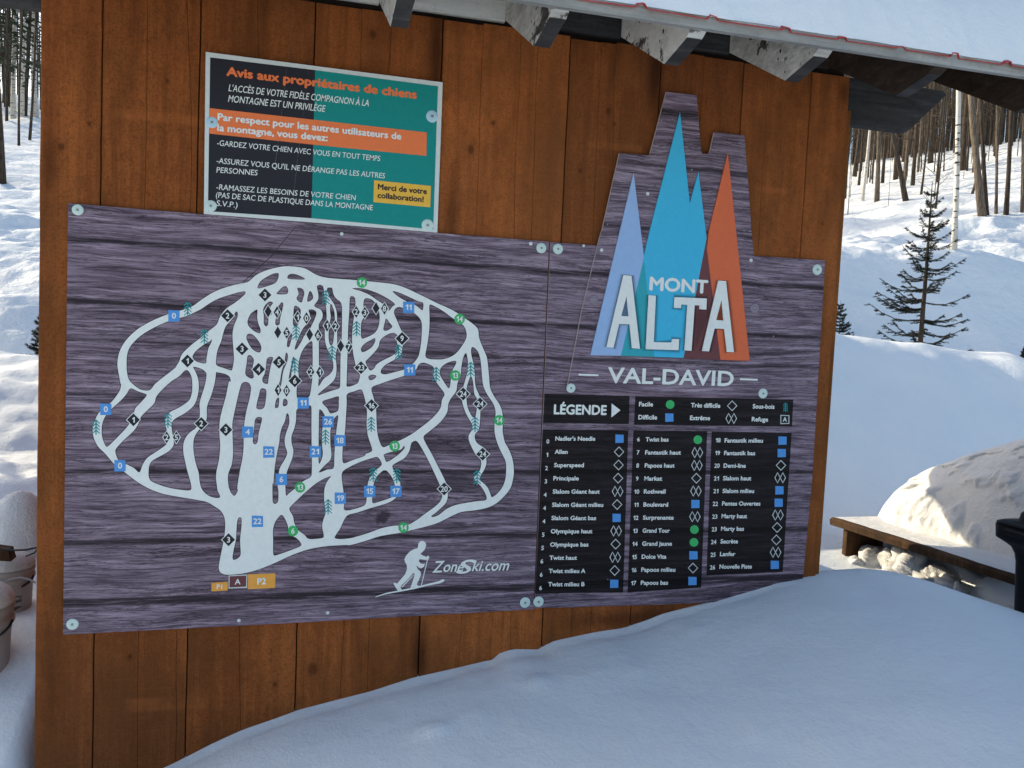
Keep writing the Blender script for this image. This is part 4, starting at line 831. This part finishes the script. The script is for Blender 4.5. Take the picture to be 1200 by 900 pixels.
for s, a, b_ in (("-GARDEZ VOTRE CHIEN AVEC VOUS EN TOUT TEMPS", (110, 489), (827, 558)), ("-ASSUREZ VOUS QU'IL NE DÉRANGE PAS LES AUTRES", (108, 567), (848, 634)), ("PERSONNES", (107, 608), (288, 621)),
                 ("-RAMASSEZ LES BESOINS DE VOTRE CHIEN", (107, 683), (720, 730)), ("(PAS DE SAC DE PLASTIQUE DANS LA MONTAGNE", (105, 718), (795, 774)), ("S.V.P.)", (107, 754), (200, 763))):
    txt(s, zS(*a), zS(*b_), 6.4, M_WHITE, ns, "lettering", S2, .004, .1)
o = flat("thanks_box", [zS(800, 642), zS(1050, 667), zS(1047, 761), zS(797, 738)], S2, M_YEL, ns)
txt("Merci de votre", zS(816, 682), zS(1032, 703), 6.4, M_CHAR, o, "lettering", S3, .016, fat=.02); txt("collaboration!", zS(815, 719), zS(1018, 738), 6.4, M_CHAR, o, "lettering", S3, .016, fat=.02)
M_BLUEW = mat("pale blue plastic washer", (.40, .60, .72), .3)
for c in (zS(88, 388), zS(1055, 362)): washer(c, 7, Y4, ns, M_BLUEW)
for c in (zS(83, 755), zS(1035, 840)): washer(c, 7, Y4, ns)
flush_text()

# ------------------------------------------------------------------ bench, snow on and under it
def bx_front(y): return 3.54 + (4.79 - y) * .1
bn = empty("bench", (3.75, 3.9, .1), "worn plank bench buried under a snow heap right of the shed", "bench")
V = []; F = []
ysb = np.linspace(4.80, 2.3, 40)
for i, y in enumerate(ysb):
    f = bx_front(y) + .008 * float(fbm(np.array(y * 5), np.array(0.), 3, 61)); t = .45
    V += [(f, y, t - .048), (f - .004, y, t - .012), (f + .012, y, t + .002), (f + .34, y, t + .004), (f + .34, y, t - .05)]
for i in range(len(ysb) - 1):
    for k in range(5): F.append((i * 5 + k, i * 5 + (k + 1) % 5, (i + 1) * 5 + (k + 1) % 5, (i + 1) * 5 + k))
F += [(4, 3, 2, 1, 0), tuple(range(len(V) - 5, len(V)))]
mk("seat", V, F, M_BENCH, bn)
for y in (4.70, 2.6):
    b = MB(); f = bx_front(y); b.box((f + .035, y - .02, -.05), (f + .32, y + .02, .401)); b.obj("leg", M_BENCH, bn)
# thin frosting on the seat and the heap standing on it
RZ = np.array([(4.95, .45), (4.88, .62), (4.78, .73), (4.62, .83), (4.3, .985), (3.95, 1.11), (3.5, 1.22), (2.9, 1.30), (2.3, 1.30), (1.9, 1.2), (1.6, .5)])
ym = np.concatenate([np.linspace(4.95, 4.5, 60), np.linspace(4.492, 3.6, 110), np.linspace(3.59, 1.6, 70)]); us = np.concatenate([np.linspace(0, .55, 80), np.linspace(.57, 1, 24)])
V = []
for y in ym:
    zr = float(np.interp(y, RZ[::-1, 0], RZ[::-1, 1]))
    k = 1 - min(1, max(0, (y - 4.62) / .33))                    # closes at the far toe
    x0 = 4.2 - (4.2 - (bx_front(y) + .24 + .05 * float(fbm(np.array(y * 2.5), np.array(3.), 3, 40)))) * (max(k, .0) ** .45 if k < 1 else 1)
    x1 = 4.2 + 1.25 * (max(k, 0) ** .5 if k < 1 else 1)
    for u in us:
        if u < .55:
            s = u / .55; x = x0 + (4.25 - x0) * s; h = (1 - (1 - s) ** 2.1) ** .8
            z = .44 + (zr - .44) * h
            a = 4 * s * (1 - s)
            lump = max(0., float(fbm(np.array(y * 8), np.array(u * 16), 4, 78))) ; lo = smooth01((1.0 - s) / .5) * smooth01((z - .45) / .06)
            z += a * (.014 * float(fbm(np.array(x * 3.5), np.array(y * 3.5), 4, 77)))
            x += a * .03 * float(fbm(np.array(y * 4), np.array(u * 6), 4, 79)) - lo * .075 * min(lump, .5) * smooth01((4.75 - y) / .2)
        else:
            s = (u - .55) / .45; x = 4.25 + (x1 - 4.25) * s
            z = .0 + (zr - .0) * (1 - s ** 2.2) + .03 * float(fbm(np.array(x * 3), np.array(y * 3), 3, 80)) * (1 - s)
        V.append((x, y, z))
n = len(us); F = [(i * n + j, (i + 1) * n + j, (i + 1) * n + j + 1, i * n + j + 1) for i in range(len(ym) - 1) for j in range(n - 1)]
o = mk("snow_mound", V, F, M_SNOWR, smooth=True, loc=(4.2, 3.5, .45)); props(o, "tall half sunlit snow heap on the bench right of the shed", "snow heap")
V = []; F = []; yf = np.linspace(4.79, 2.35, 110); uf = np.linspace(0, 1, 14)
for y in yf:
    f = bx_front(y)
    for u in uf:
        e = .016 + .03 * (.5 + float(fbm(np.array(y * 6), np.array(0.), 4, 15))); x = f + e + u * (.36 - e)
        V.append((x, y, .4545 + (.002 + .014 * smooth01((4.3 - y) / 1.0) + .006 * (.5 + float(fbm(np.array(x * 14), np.array(y * 14), 3, 16)))) * smooth01(u * 6 + .02) * (1 if y < 4.77 else .1)))
n = len(uf); F = [(i * n + j, (i + 1) * n + j, (i + 1) * n + j + 1, i * n + j + 1) for i in range(len(yf) - 1) for j in range(n - 1)]
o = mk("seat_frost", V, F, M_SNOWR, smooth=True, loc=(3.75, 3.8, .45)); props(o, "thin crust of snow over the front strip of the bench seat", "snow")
def chunk(r, seed):
    v = []; f = []; nu, nv = 24, 16
    for j in range(nv + 1):
        th = math.pi * j / nv
        for i in range(nu):
            ph = 2 * math.pi * i / nu; d = np.array([math.sin(th) * math.cos(ph), math.sin(th) * math.sin(ph), math.cos(th)])
            k = (1 / max(np.abs(d) @ np.array([.62, .6, .62]), .80) if seed % 2 else 1.0) * (1 + .75 * float(fbm(np.array(d[0] * 1.6 + seed * 3.1 + d[2]), np.array(d[1] * 1.6 + d[2] * 1.3), 4, seed)))
            v.append(d * np.array([1, .9, .72]) * r * k)
    for j in range(nv):
        for i in range(nu): f.append((j * nu + i, (j + 1) * nu + i, (j + 1) * nu + (i + 1) % nu, j * nu + (i + 1) % nu))
    return np.array(v), f
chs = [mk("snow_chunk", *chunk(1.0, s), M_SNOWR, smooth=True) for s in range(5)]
CH = [((1033, 650), .13), ((1056, 656), .10), ((1076, 664), .13), ((1094, 674), .075), ((1108, 680), .07), ((1000, 664), .06), ((1015, 655), .05), ((1060, 668), .07), ((980, 668), .05), ((970, 660), .08), ((1004, 657), .045), ((1122, 690), .05)]
wh = ["largest", "second", "low", "broken", "small"]
for i, (p, r) in enumerate(CH):
    d = ray(p); x_t = 3.72 + (.06 if p[0] > 1010 else -.12); P = EYE + d * (x_t / d[0]); o = chs[i] if i < 5 else chs[i % 5].copy()
    if i >= 5: COL.objects.link(o)
    o.location = (P[0], P[1], P[2] - r * .3); o.scale = (r, r, r); o.rotation_euler = (random.uniform(-.4, .4), random.uniform(-.4, .4), random.uniform(0, 6))
    props(o, "lump of broken snow lying by the foot of the bench right of the shed", "snow lump", "snow lumps under the bench")

# ------------------------------------------------------------------ wheelie bin
bc = Vector((3.325, 2.62, 0)); bnn = empty("wheeled_bin", (bc.x, bc.y, .05), "black wheeled rubbish bin cut by the right edge in front of the bench", "bin")
b = MB(); hw, hd = .27, .30
def ring(s, z, r=.05, n=5, ox=0):
    o = []
    for cx, cy, a0 in ((1, 1, 0), (-1, 1, 90), (-1, -1, 180), (1, -1, 270)):
        for k in range(n):
            a = math.radians(a0 + 90 * k / (n - 1)); o.append((bc.x + ox + cx * (hw * s - r) + r * math.cos(a), bc.y + cy * (hd * s - r) + r * math.sin(a), z))
    return o
def loft(rings, m=0):
    n = len(rings[0]); v = [p for r in rings for p in r]
    f = [(i * n + j, i * n + (j + 1) % n, (i + 1) * n + (j + 1) % n, (i + 1) * n + j) for i in range(len(rings) - 1) for j in range(n)]
    return v, f + [tuple(range(n - 1, -1, -1)), tuple(range(len(v) - n, len(v)))]
b.add(*loft([ring(.88, .05), ring(.90, .15), ring(.965, .70), ring(.98, .735), ring(1.02, .765), ring(1.1, .785), ring(1.17, .80), ring(1.18, .855)])); b.obj("body", M_BLACK, bnn, True)
b = MB(); b.add(*loft([ring(1.175, .857), ring(1.17, .868), ring(1.12, .875), ring(.97, .88), ring(.95, .915), ring(.90, .935), ring(.6, .945)])); b.obj("lid", M_BLACK, bnn, True)
b = MB(); b.tube([(bc.x - .32, bc.y - .25, .83), (bc.x - .34, bc.y - .25, .84), (bc.x - .34, bc.y + .25, .84), (bc.x - .32, bc.y + .25, .83)], .013, 8); b.obj("handle", M_BLACK, bnn)
b = MB(); b.tube([(bc.x - .1, bc.y, .94), (bc.x - .1, bc.y, .965), (bc.x + .12, bc.y, .965), (bc.x + .12, bc.y, .94)], .012, 8); b.obj("lid_grip", M_BLACK, bnn)
for s in (-1, 1):
    b = MB(); b.lathe([(.02, -.03), (.1, -.03), (.11, -.015), (.11, .015), (.1, .03), (.02, .03)], (bc.x + .24, bc.y + s * .28, .11), 20, 0, 'y'); b.obj("wheel", M_BLACK, bnn)

# ------------------------------------------------------------------ plastic pails left of the shed
def pail(c, r, h, lab, cap=.10, tilt=0.0):
    t = empty("plastic_pail", c, lab, "pail", None); b = MB()
    b.lathe([(r * .84, 0), (r * .86, .01), (r * .97, h * .80), (r * 1.0, h * .86), (r * 1.06, h * .87), (r * 1.06, h * .91), (r, h * .92), (r * 1.05, h * .97), (r * 1.07, h), (r * 1.0, h + .006)], c, 32); b.obj("body", M_PAIL, t, True)
    V = []; F = []
    for i in range(9):
        for j in range(12):
            a = -2.6 + 1.9 * j / 11; k = .865 + .10 * (.28 + .4 * i / 8) / .8
            V.append((c[0] + r * (k + .006) * math.cos(a), c[1] + r * (k + .006) * math.sin(a), c[2] + h * (.28 + .4 * i / 8)))
    for i in range(8):
        for j in range(11): F.append((i * 12 + j, i * 12 + j + 1, (i + 1) * 12 + j + 1, (i + 1) * 12 + j))
    mk("label", V, F, M_LABEL, t, smooth=True)
    b = MB(); pts = [(c[0] + r * 1.08 * math.cos(a), c[1] - .02 - r * .5 * math.sin(a), c[2] + h * .9 - r * .5 * math.sin(a)) for a in np.linspace(0, math.pi, 14)]; b.tube(pts, .004, 6); b.obj("bail_handle", M_WIRE, t)
    b = MB(); b.lathe([(r * 1.03, 0), (r * 1.06, cap * .25), (r * .95, cap * .6), (r * .7, cap * .9), (r * .35, cap * 1.05), (.01, cap * 1.1)], (c[0], c[1], c[2] + h + .004), 28)
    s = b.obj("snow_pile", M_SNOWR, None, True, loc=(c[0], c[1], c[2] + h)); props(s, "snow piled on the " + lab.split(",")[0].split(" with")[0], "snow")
    return t
M_LABEL = mat("worn pail label", (.3, .29, .28), .6); n = NT(M_LABEL); n.color(n.mix(n.rng(n.noise(n.vmul(n.pos(), (25, 25, 90)), 1, 3, .6), .45, .5, 0, 1), (.42, .41, .39), (.09, .085, .08)))
pail((-.975, 2.98, .20), .12, .44, "tall white plastic pail nearest the camera, left of the shed", .07)
pail((-.975, 3.35, .40), .085, .26, "short white plastic pail with dark label by the shed's left edge", .05)
pail((-1.075, 3.85, .28), .12, .30, "white plastic pail farthest back with a peaked snow heap on top", .235)
wp = MB(); a_, b_, c_ = at((-20, 632), 3.1), at((14, 645), 3.1), at((46, 641), 3.1)
wp.tube([a_, (a_ + b_) / 2 + np.array([0, 0, -.012]), b_, (b_ + c_) / 2 + np.array([0, 0, -.004]), c_], .0035, 6); wp.tube([c_, at((40, 648), 3.1), at((30, 652), 3.1)], .003, 6)
props(wp.obj("wire_loop", M_WIRE, loc=tuple(b_)), "black cable sagging between the snowy pails and the shed's left edge", "cable")
wp = MB(); pts = [at((x, y), 3.15) for x, y in ((-20, 688), (0, 684), (12, 679), (24, 677), (34, 679), (42, 683))]; wp.tube(pts, .0035, 6)
props(wp.obj("wire_loop", M_PAIL, loc=tuple(pts[2])), "pale curved wire lying on the pails left of the shed", "cable")
b = MB(); P = at((-2, 645), 3.2); b.prism([(P[0] - .12, P[2] - .02), (P[0] + .045, P[2] - .035), (P[0] + .035, P[2] + .004), (P[0] - .12, P[2] + .03)], 'y', 3.18, 3.24)
props(b.obj("wood_scrap", M_BENCH, loc=(P[0], 3.2, P[2])), "brown wood offcut on the snow between the pails, at the left edge", "wood offcut")

# ------------------------------------------------------------------ trees
def build_tree(seed, h, r, lean=0., curve=0., nbr=16, first=.3, blen=1.6, fine=True):
    R = random.Random(seed); tb = MB(); N = 14; ax = []; ph = R.uniform(0, 6.28)
    for i in range(N):
        t = i / (N - 1); o = lean * t * h + curve * math.sin(t * 2.4) ** 1 * h * .1
        ax.append(Vector((o + .05 * math.sin(t * 9 + ph) * h * .06, .04 * math.cos(t * 7 + ph) * h * .06, t * h)))
    rad = [r * (1.25 if i == 0 else 1) * (1 - .86 * i / (N - 1)) for i in range(N)]
    tb.tube(ax, rad, 9)
    br = MB()
    def P(t): f = t * (N - 1); i = min(int(f), N - 2); return ax[i].lerp(ax[i + 1], f - i)
    for k in range(nbr):
        t = first + (1 - first) * (k + R.random()) / nbr; t = min(t, .98); a = R.uniform(0, 6.28); L = blen * (1.15 - t) * R.uniform(.5, 1.3); e = R.uniform(.2, 1.0)
        p = P(t); d = Vector((math.cos(a), math.sin(a), e)).normalized(); pts = [p]; 
        for s in range(1, 5): pts.append(p + d * L * s / 4 + Vector((R.uniform(-.05, .05), R.uniform(-.05, .05), .10 * L * (s / 4) ** 2)))
        r0 = r * .30 * (1.15 - t); br.tube(pts, [r0, r0 * .8, r0 * .6, r0 * .4, r0 * .15], 5)
        if fine:
            for s in range(2, 5):
                for _ in range(2):
                    d2 = (d + Vector((R.uniform(-.9, .9), R.uniform(-.9, .9), R.uniform(-.2, .8)))).normalized(); l2 = L * R.uniform(.2, .45); q = pts[s - 1].lerp(pts[s], R.random())
                    br.tube([q, q + d2 * l2 * .5, q + d2 * l2], [r0 * .35, r0 * .22, r0 * .08], 4, cap=False)
    return tb, br
def tree_thing(name, seed, loc, mt, label, group=None, h=11, r=.09, rz=0, **kw):
    tb, br = build_tree(seed, h, r, **kw)
    o = bpy.data.objects.new(name, None); COL.objects.link(o); WL[o] = Vector((0, 0, 0))
    t = tb.obj("trunk", mt, o, True); br.obj("branches", mt, o, True)
    o.location = loc; o.rotation_euler = (0, 0, rz); return props(o, label, "tree", group)
def copy_thing(o, loc, rz, sc=1.0, label=None):
    c = o.copy(); COL.objects.link(c); c.location = loc; c.rotation_euler = (0, 0, rz); c.scale = (sc,) * 3
    for ch in o.children:
        d = ch.copy(); COL.objects.link(d); d.parent = c
    if label: c['label'] = label
    return c
zT = Z(990, 100, 1181 / 210)
def dep(P): return float((np.array(P) - EYE) @ np.array([AX[2], AY[2], AZ[2]]))
def placed(name, seed, zp, wpx, mt, label, h=11, group=None, sink=.15, **kw):
    P = onground(zp, 6); d = dep(P); r = wpx / 2 * d / FPX
    ang = math.atan2(AY[0], AX[0])                # image-right direction on the ground
    return tree_thing(name, seed, (P.x, P.y, P.z - sink), mt, label, group, h=h, r=r, rz=ang, **kw)
placed("birch_tree", 1, (1117, 292), 6.5, M_BIRCH, "straight white birch rising beside the young spruce", 9, lean=-.045, nbr=10, first=.45, blen=1.5)
placed("birch_tree", 2, zT(118, 765), 3.6, M_BIRCH, "slim pale birch nearest the shed's right corner", 9, lean=.015, nbr=10, first=.4)
placed("bare_tree", 3, zT(205, 752), 5.2, M_BARK2, "straight grey bare trunk between slim birch and bent trunk", 10, lean=-.03, nbr=12)
placed("bare_tree", 4, zT(405, 762), 6.0, M_BARK, "bent bare trunk that leans left above the snow bank", 9, lean=-.18, curve=-.35, nbr=12)
placed("bare_tree", 5, zT(918, 857), 8.5, M_BARK2, "thickest trunk of the leaning clump at right, in front of its twin", 12, lean=-.10, curve=-.3, nbr=14, first=.22)
placed("bare_tree", 6, zT(955, 858), 5.0, M_BARK, "dark trunk second in the leaning clump at right", 12, lean=-.09, curve=-.25, nbr=14, first=.2)
placed("bare_tree", 7, zT(988, 847), 3.4, M_BARK2, "thin upright trunk just right of the leaning clump", 10, lean=-.05, nbr=12)
placed("bare_tree", 8, zT(1053, 850), 5.2, M_BARK, "dark knobbly trunk standing alone right of the clump", 10, lean=-.02, nbr=16, first=.2)
placed("bare_tree", 9, zT(1172, 830), 5.6, M_BARK2, "grey trunk closest to the right edge of the photo", 11, lean=-.05, nbr=14, first=.2)
placed("bare_tree", 10, zT(395, 505), 6.4, M_BARK, "thick dark trunk behind the bent tree, under the beam end", 12, lean=.02, nbr=16)
placed("bare_tree", 11, zT(560, 515), 5.5, M_BARK, "thick dark trunk left of the white birch, far back", 12, lean=.0, nbr=16)
placed("bare_tree", 12, zT(772, 552), 6.4, M_BARK, "stout dark trunk between the white birch and leaning clump", 12, lean=.01, nbr=16)
# leaning stump
P0 = onground(zT(832, 722), 6); P1 = onground(zT(832, 722), 6); d = dep(P0)
b = MB(); rr = 3.2 / 2 * d / FPX; b.tube([P0 - Vector((0, 0, .1)), P0 + Vector((.12, 0, .35)), P0 + Vector((.30, -.02, .95))], [rr, rr, rr * .8], 8)
props(b.obj("leaning_stump", M_BARK2, None, True, loc=tuple(P0)), "short broken stump leaning right beside the trunk clump", "stump")
# left of the shed
for i, (p, wpx, mt, lab, kw) in enumerate([((23.5, 170), 2.6, M_BARK, "thin dark trunk standing on the snow left of the shed", dict(lean=.01)), ((33.5, 164), 3.0, M_BARK, "dark trunk with crooked foot nearest the shed's left edge", dict(lean=.03, curve=.05)),
                                    ((1, 218), 8, M_BARK, "stout trunk foot cut by the left edge of the photo", dict(lean=-.06)), ((17, 138), 5.5, M_BIRCH, "tall birch trunk behind the two thin trunks left of the shed", dict(lean=.0)),
                                    ((42, 136), 7, M_BIRCH, "pale mottled birch trunk against the shed's left edge", dict(lean=-.02)), ((27, 136), 4.5, M_BIRCH, "slender birch between the two thin dark trunks", dict(lean=.02)),
                                    ((7, 141), 3, M_BARK, "small dark trunk at the forest edge far left", dict(lean=.02))]):
    placed("birch_tree" if mt is M_BIRCH else "bare_tree", 30 + i, p, wpx, mt, lab, 13, nbr=18, first=.25, **kw)
# wood behind: many copies of a few bare trees
def wood_spots(n, lo, hi, y0, y1, seed):
    R = random.Random(seed); o = []
    while len(o) < n:
        y = y0 + (y1 - y0) * R.random() ** .8; t = R.uniform(lo, hi); x = t * y
        if all((x - a) ** 2 + (y - c) ** 2 > .5 for a, c in o): o.append((x, y))
    return o
LABR = "slim grey bare tree standing in the snowy wood up the slope right of the shed"; GRR = "bare trees of the wood right of the shed"
LABL = "bare forest tree at the edge of the wood left of the shed"; GRL = "bare trees of the wood left of the shed"
protos = []
for i, (mt, r) in enumerate(((M_BARK, .050), (M_BARK2, .040), (M_BARK, .030), (M_BARK, .045), (M_BARK2, .025), (M_BARK, .068))):
    protos.append(None); 
    x, y = wood_spots(6, .72, 1.05, 19, 26, 5)[i]
    protos[i] = tree_thing("bare_tree", 60 + i, (x, y, hgt(x, y) - .2), mt, LABR, GRR, h=12 + i % 3, r=r, lean=random.uniform(-.05, .05), curve=random.uniform(-.2, .2), nbr=34, first=.10, blen=2.2)
R = random.Random(3)
for x, y in wood_spots(95, .62, 1.18, 17.5, 40, 9):
    copy_thing(R.choice(protos), (x, y, hgt(x, y) - .2), R.uniform(0, 6.28), R.uniform(.8, 1.15))
for x, y in wood_spots(55, .70, 1.15, 15, 34, 19):
    c = copy_thing(R.choice(protos), (x, y, hgt(x, y) - .1), R.uniform(0, 6.28), R.uniform(.22, .42), "thin bare sapling among the larger trunks of the wood right of the shed"); c['group'] = "saplings in the wood right of the shed"
for x, y in wood_spots(22, -.36, -.21, 27, 44, 10):
    c = copy_thing(R.choice(protos), (x, y, hgt(x, y) - .2), R.uniform(0, 6.28), R.uniform(.9, 1.3), LABL); c['group'] = GRL
# the distant wood, one mass
b = MB(); R = random.Random(77)
def far_tree(x, y, h, r):
    z = hgt(x, y) - .2; l = R.uniform(-.06, .06) * h
    b.tube([(x, y, z), (x + l * .4, y, z + h * .45), (x + l, y, z + h)], [r, r * .75, r * .2], 5, cap=False, m=R.choice((0, 0, 1)))
    for k in range(15):
        t = R.uniform(.12, .97); a = R.uniform(0, 6.28); L = R.uniform(.5, 1.9) * (1.15 - t); p = Vector((x + l * t, y, z + h * t)); q = p + Vector((math.cos(a) * L, math.sin(a) * L, L * R.uniform(.1, .9)))
        b.tube([p, p.lerp(q, .5) + Vector((0, 0, -.03)), q], [r * .22, r * .16, r * .05], 3, cap=False, m=R.choice((0, 1)))
for k in range(1250):
    y = R.uniform(34, 74); x = R.uniform(.5, 1.32) * y; far_tree(x, y, R.uniform(10, 15), R.uniform(.03, .085))
for k in range(170):
    y = R.uniform(36, 74); x = R.uniform(-.40, -.17) * y; far_tree(x, y, R.uniform(6, 9), R.uniform(.03, .08))
o = b.obj("distant_wood", [M_BARK, M_BARK2], None, True, loc=(20, 50, 10)); props(o, "dense mass of bare trunks and twigs far up the slope", "wood", kind='stuff')
# conifers
def spruce(name, seed, loc, h, hwid, label, mneed, dens=1.0, group=None, cat="tree"):
    R = random.Random(seed); o = empty(name, loc, label, cat, group); lx, ly, lz = loc
    t = MB(); t.tube([(lx, ly, lz - .15), (lx + .01, ly, lz + h * .5), (lx, ly, lz + h)], [h * .016, h * .010, h * .002], 7); t.obj("trunk", M_BARK, o, True)
    nb = MB(); fo = MB()
    def needles(p, q, n, L):
        d = (q - p).normalized(); s = d.cross(Vector((0, 0, 1))).normalized(); u = s.cross(d)
        for i in range(n):
            c = p.lerp(q, (i + R.random()) / n); a = R.uniform(0, 6.28); e = (s * math.cos(a) + u * math.sin(a) * .7 + d * .9).normalized() * L * R.uniform(.7, 1.2); wv = d.cross(e).normalized() * L * .10
            fo.add([c - wv, c + wv, c + e], [(0, 1, 2)])
    lev = .06
    while lev < .93:
        L0 = hwid * h * (1 - lev) ** .85 * (1.05 if lev > .12 else .8)
        for k in range(R.choice((4, 5, 6))):
            a = R.uniform(0, 6.28); L = L0 * R.uniform(.6, 1.25); z0 = lz + h * (lev + R.uniform(-.012, .012)); dv = Vector((math.cos(a), math.sin(a), 0)); sl_ = R.uniform(-.16, .08) + lev * .55
            pts = [Vector((lx, ly, z0)) + dv * L * s + Vector((0, 0, L * (sl_ * s - .12 * math.sin(s * 3.1) + .10 * s * s))) for s in (0, .25, .5, .75, 1)]
            r0 = h * .0042 * (1 - lev * .7); nb.tube(pts, [r0, r0 * .8, r0 * .6, r0 * .4, r0 * .2], 4)
            for s in range(1, 5):
                needles(pts[s - 1].lerp(pts[s], .3 if s == 1 else 0), pts[s], int(66 * dens * (1.1 - lev)), .026)
                for sd in (-1, 1):
                    for _ in range(2):
                        q = pts[s - 1].lerp(pts[s], R.uniform(.2, .9)); sd_v = (dv * .75 + Vector((-dv.y, dv.x, 0)) * sd * .7).normalized(); l2 = L * .30 * (1.15 - s / 5) * R.uniform(.6, 1.3)
                        e = q + sd_v * l2 + Vector((0, 0, -.1 * l2)); nb.tube([q, e], [r0 * .4, r0 * .15], 3); needles(q, e, int(46 * dens * (1.1 - lev)), .023)
        lev += R.uniform(.05, .075) * (1 if lev < .75 else .8)
    for k in range(4): 
        a = R.uniform(0, 6.28); p = Vector((lx, ly, lz + h * .88)); q = p + Vector((math.cos(a) * .05 * h, math.sin(a) * .05 * h, .06 * h)); nb.tube([p, q], [.004, .001], 4); needles(p, q, 6, .014)
    nb.obj("branches", M_BARK, o, True); fo.obj("needles", mneed, o)
    return o
d0 = at((1078, 405), 7.75); sp = Vector((d0[0], 7.75, hgt(d0[0], 7.75)))
top = at((1083, 212), 7.75); spruce("young_spruce", 5, tuple(sp), top[2] - sp.z, .30, "young dark spruce standing alone in the snow right of the shed", M_NEEDLE)
q = at((49, 418), 7.9); P = Vector((q[0], 7.9, hgt(q[0], 7.9))); spruce("spruce_seedling", 6, tuple(P), max(.3, at((46, 366), 7.9)[2] - P.z), .34, "small seedling half hidden behind the shed's left edge", M_NEEDLE, .22)
q = at((983, 385), 8.3); P = Vector((q[0], 8.3, hgt(q[0], 8.3))); spruce("spruce_seedling", 8, tuple(P), max(.25, at((983, 352), 8.3)[2] - P.z), .3, "tiny seedling peeping out at the shed's right edge", M_NEEDLE, .3)
q = at((1204, 425), 7.3); P = Vector((q[0], 7.3, hgt(q[0], 7.3))); spruce("spruce_seedling", 9, tuple(P), .22, .5, "tiny sprig of spruce on the snow bank at the right edge", M_NEEDLE, .3)
for (x, y, s, h, lab) in ((-4.4, 6.3, 24, 4.6, "broad green fir left of the shed, beyond the pails"), (-9.3, 30, 21, 9, "green fir at the wood's edge, far left of the shed"), (-11.6, 35, 22, 11, "tall dark fir behind the birches left of the shed")):  # the nearest fir is added out of view to shade the pails
    R2 = random.Random(s); z = hgt(x, y); o = empty("fir_tree", (x, y, z), lab, "tree"); t = MB(); t.tube([(x, y, z - .3), (x, y, z + h)], [.14, .01], 8); t.obj("trunk", M_BARK, o, True); f = MB()
    for k in range(2600):
        lv = R2.uniform(.22, 1) ; a = R2.uniform(0, 6.28); rr = (1 - lv) * h * .26 * R2.random() ** .5 + .05; c = Vector((x + math.cos(a) * rr, y + math.sin(a) * rr, z + lv * h - rr * .3 + .15 * math.sin(k)))
        dv = Vector((math.cos(a), math.sin(a), R2.uniform(-.5, .1))) * R2.uniform(.12, .3); wv = Vector((-math.sin(a), math.cos(a), R2.uniform(-.5, .5))) * .06
        f.add([c - wv, c + wv, c + dv + wv * .5, c + dv - wv * .5], [(0, 1, 2, 3)])
    f.obj("crown", M_NEEDLE2, o)
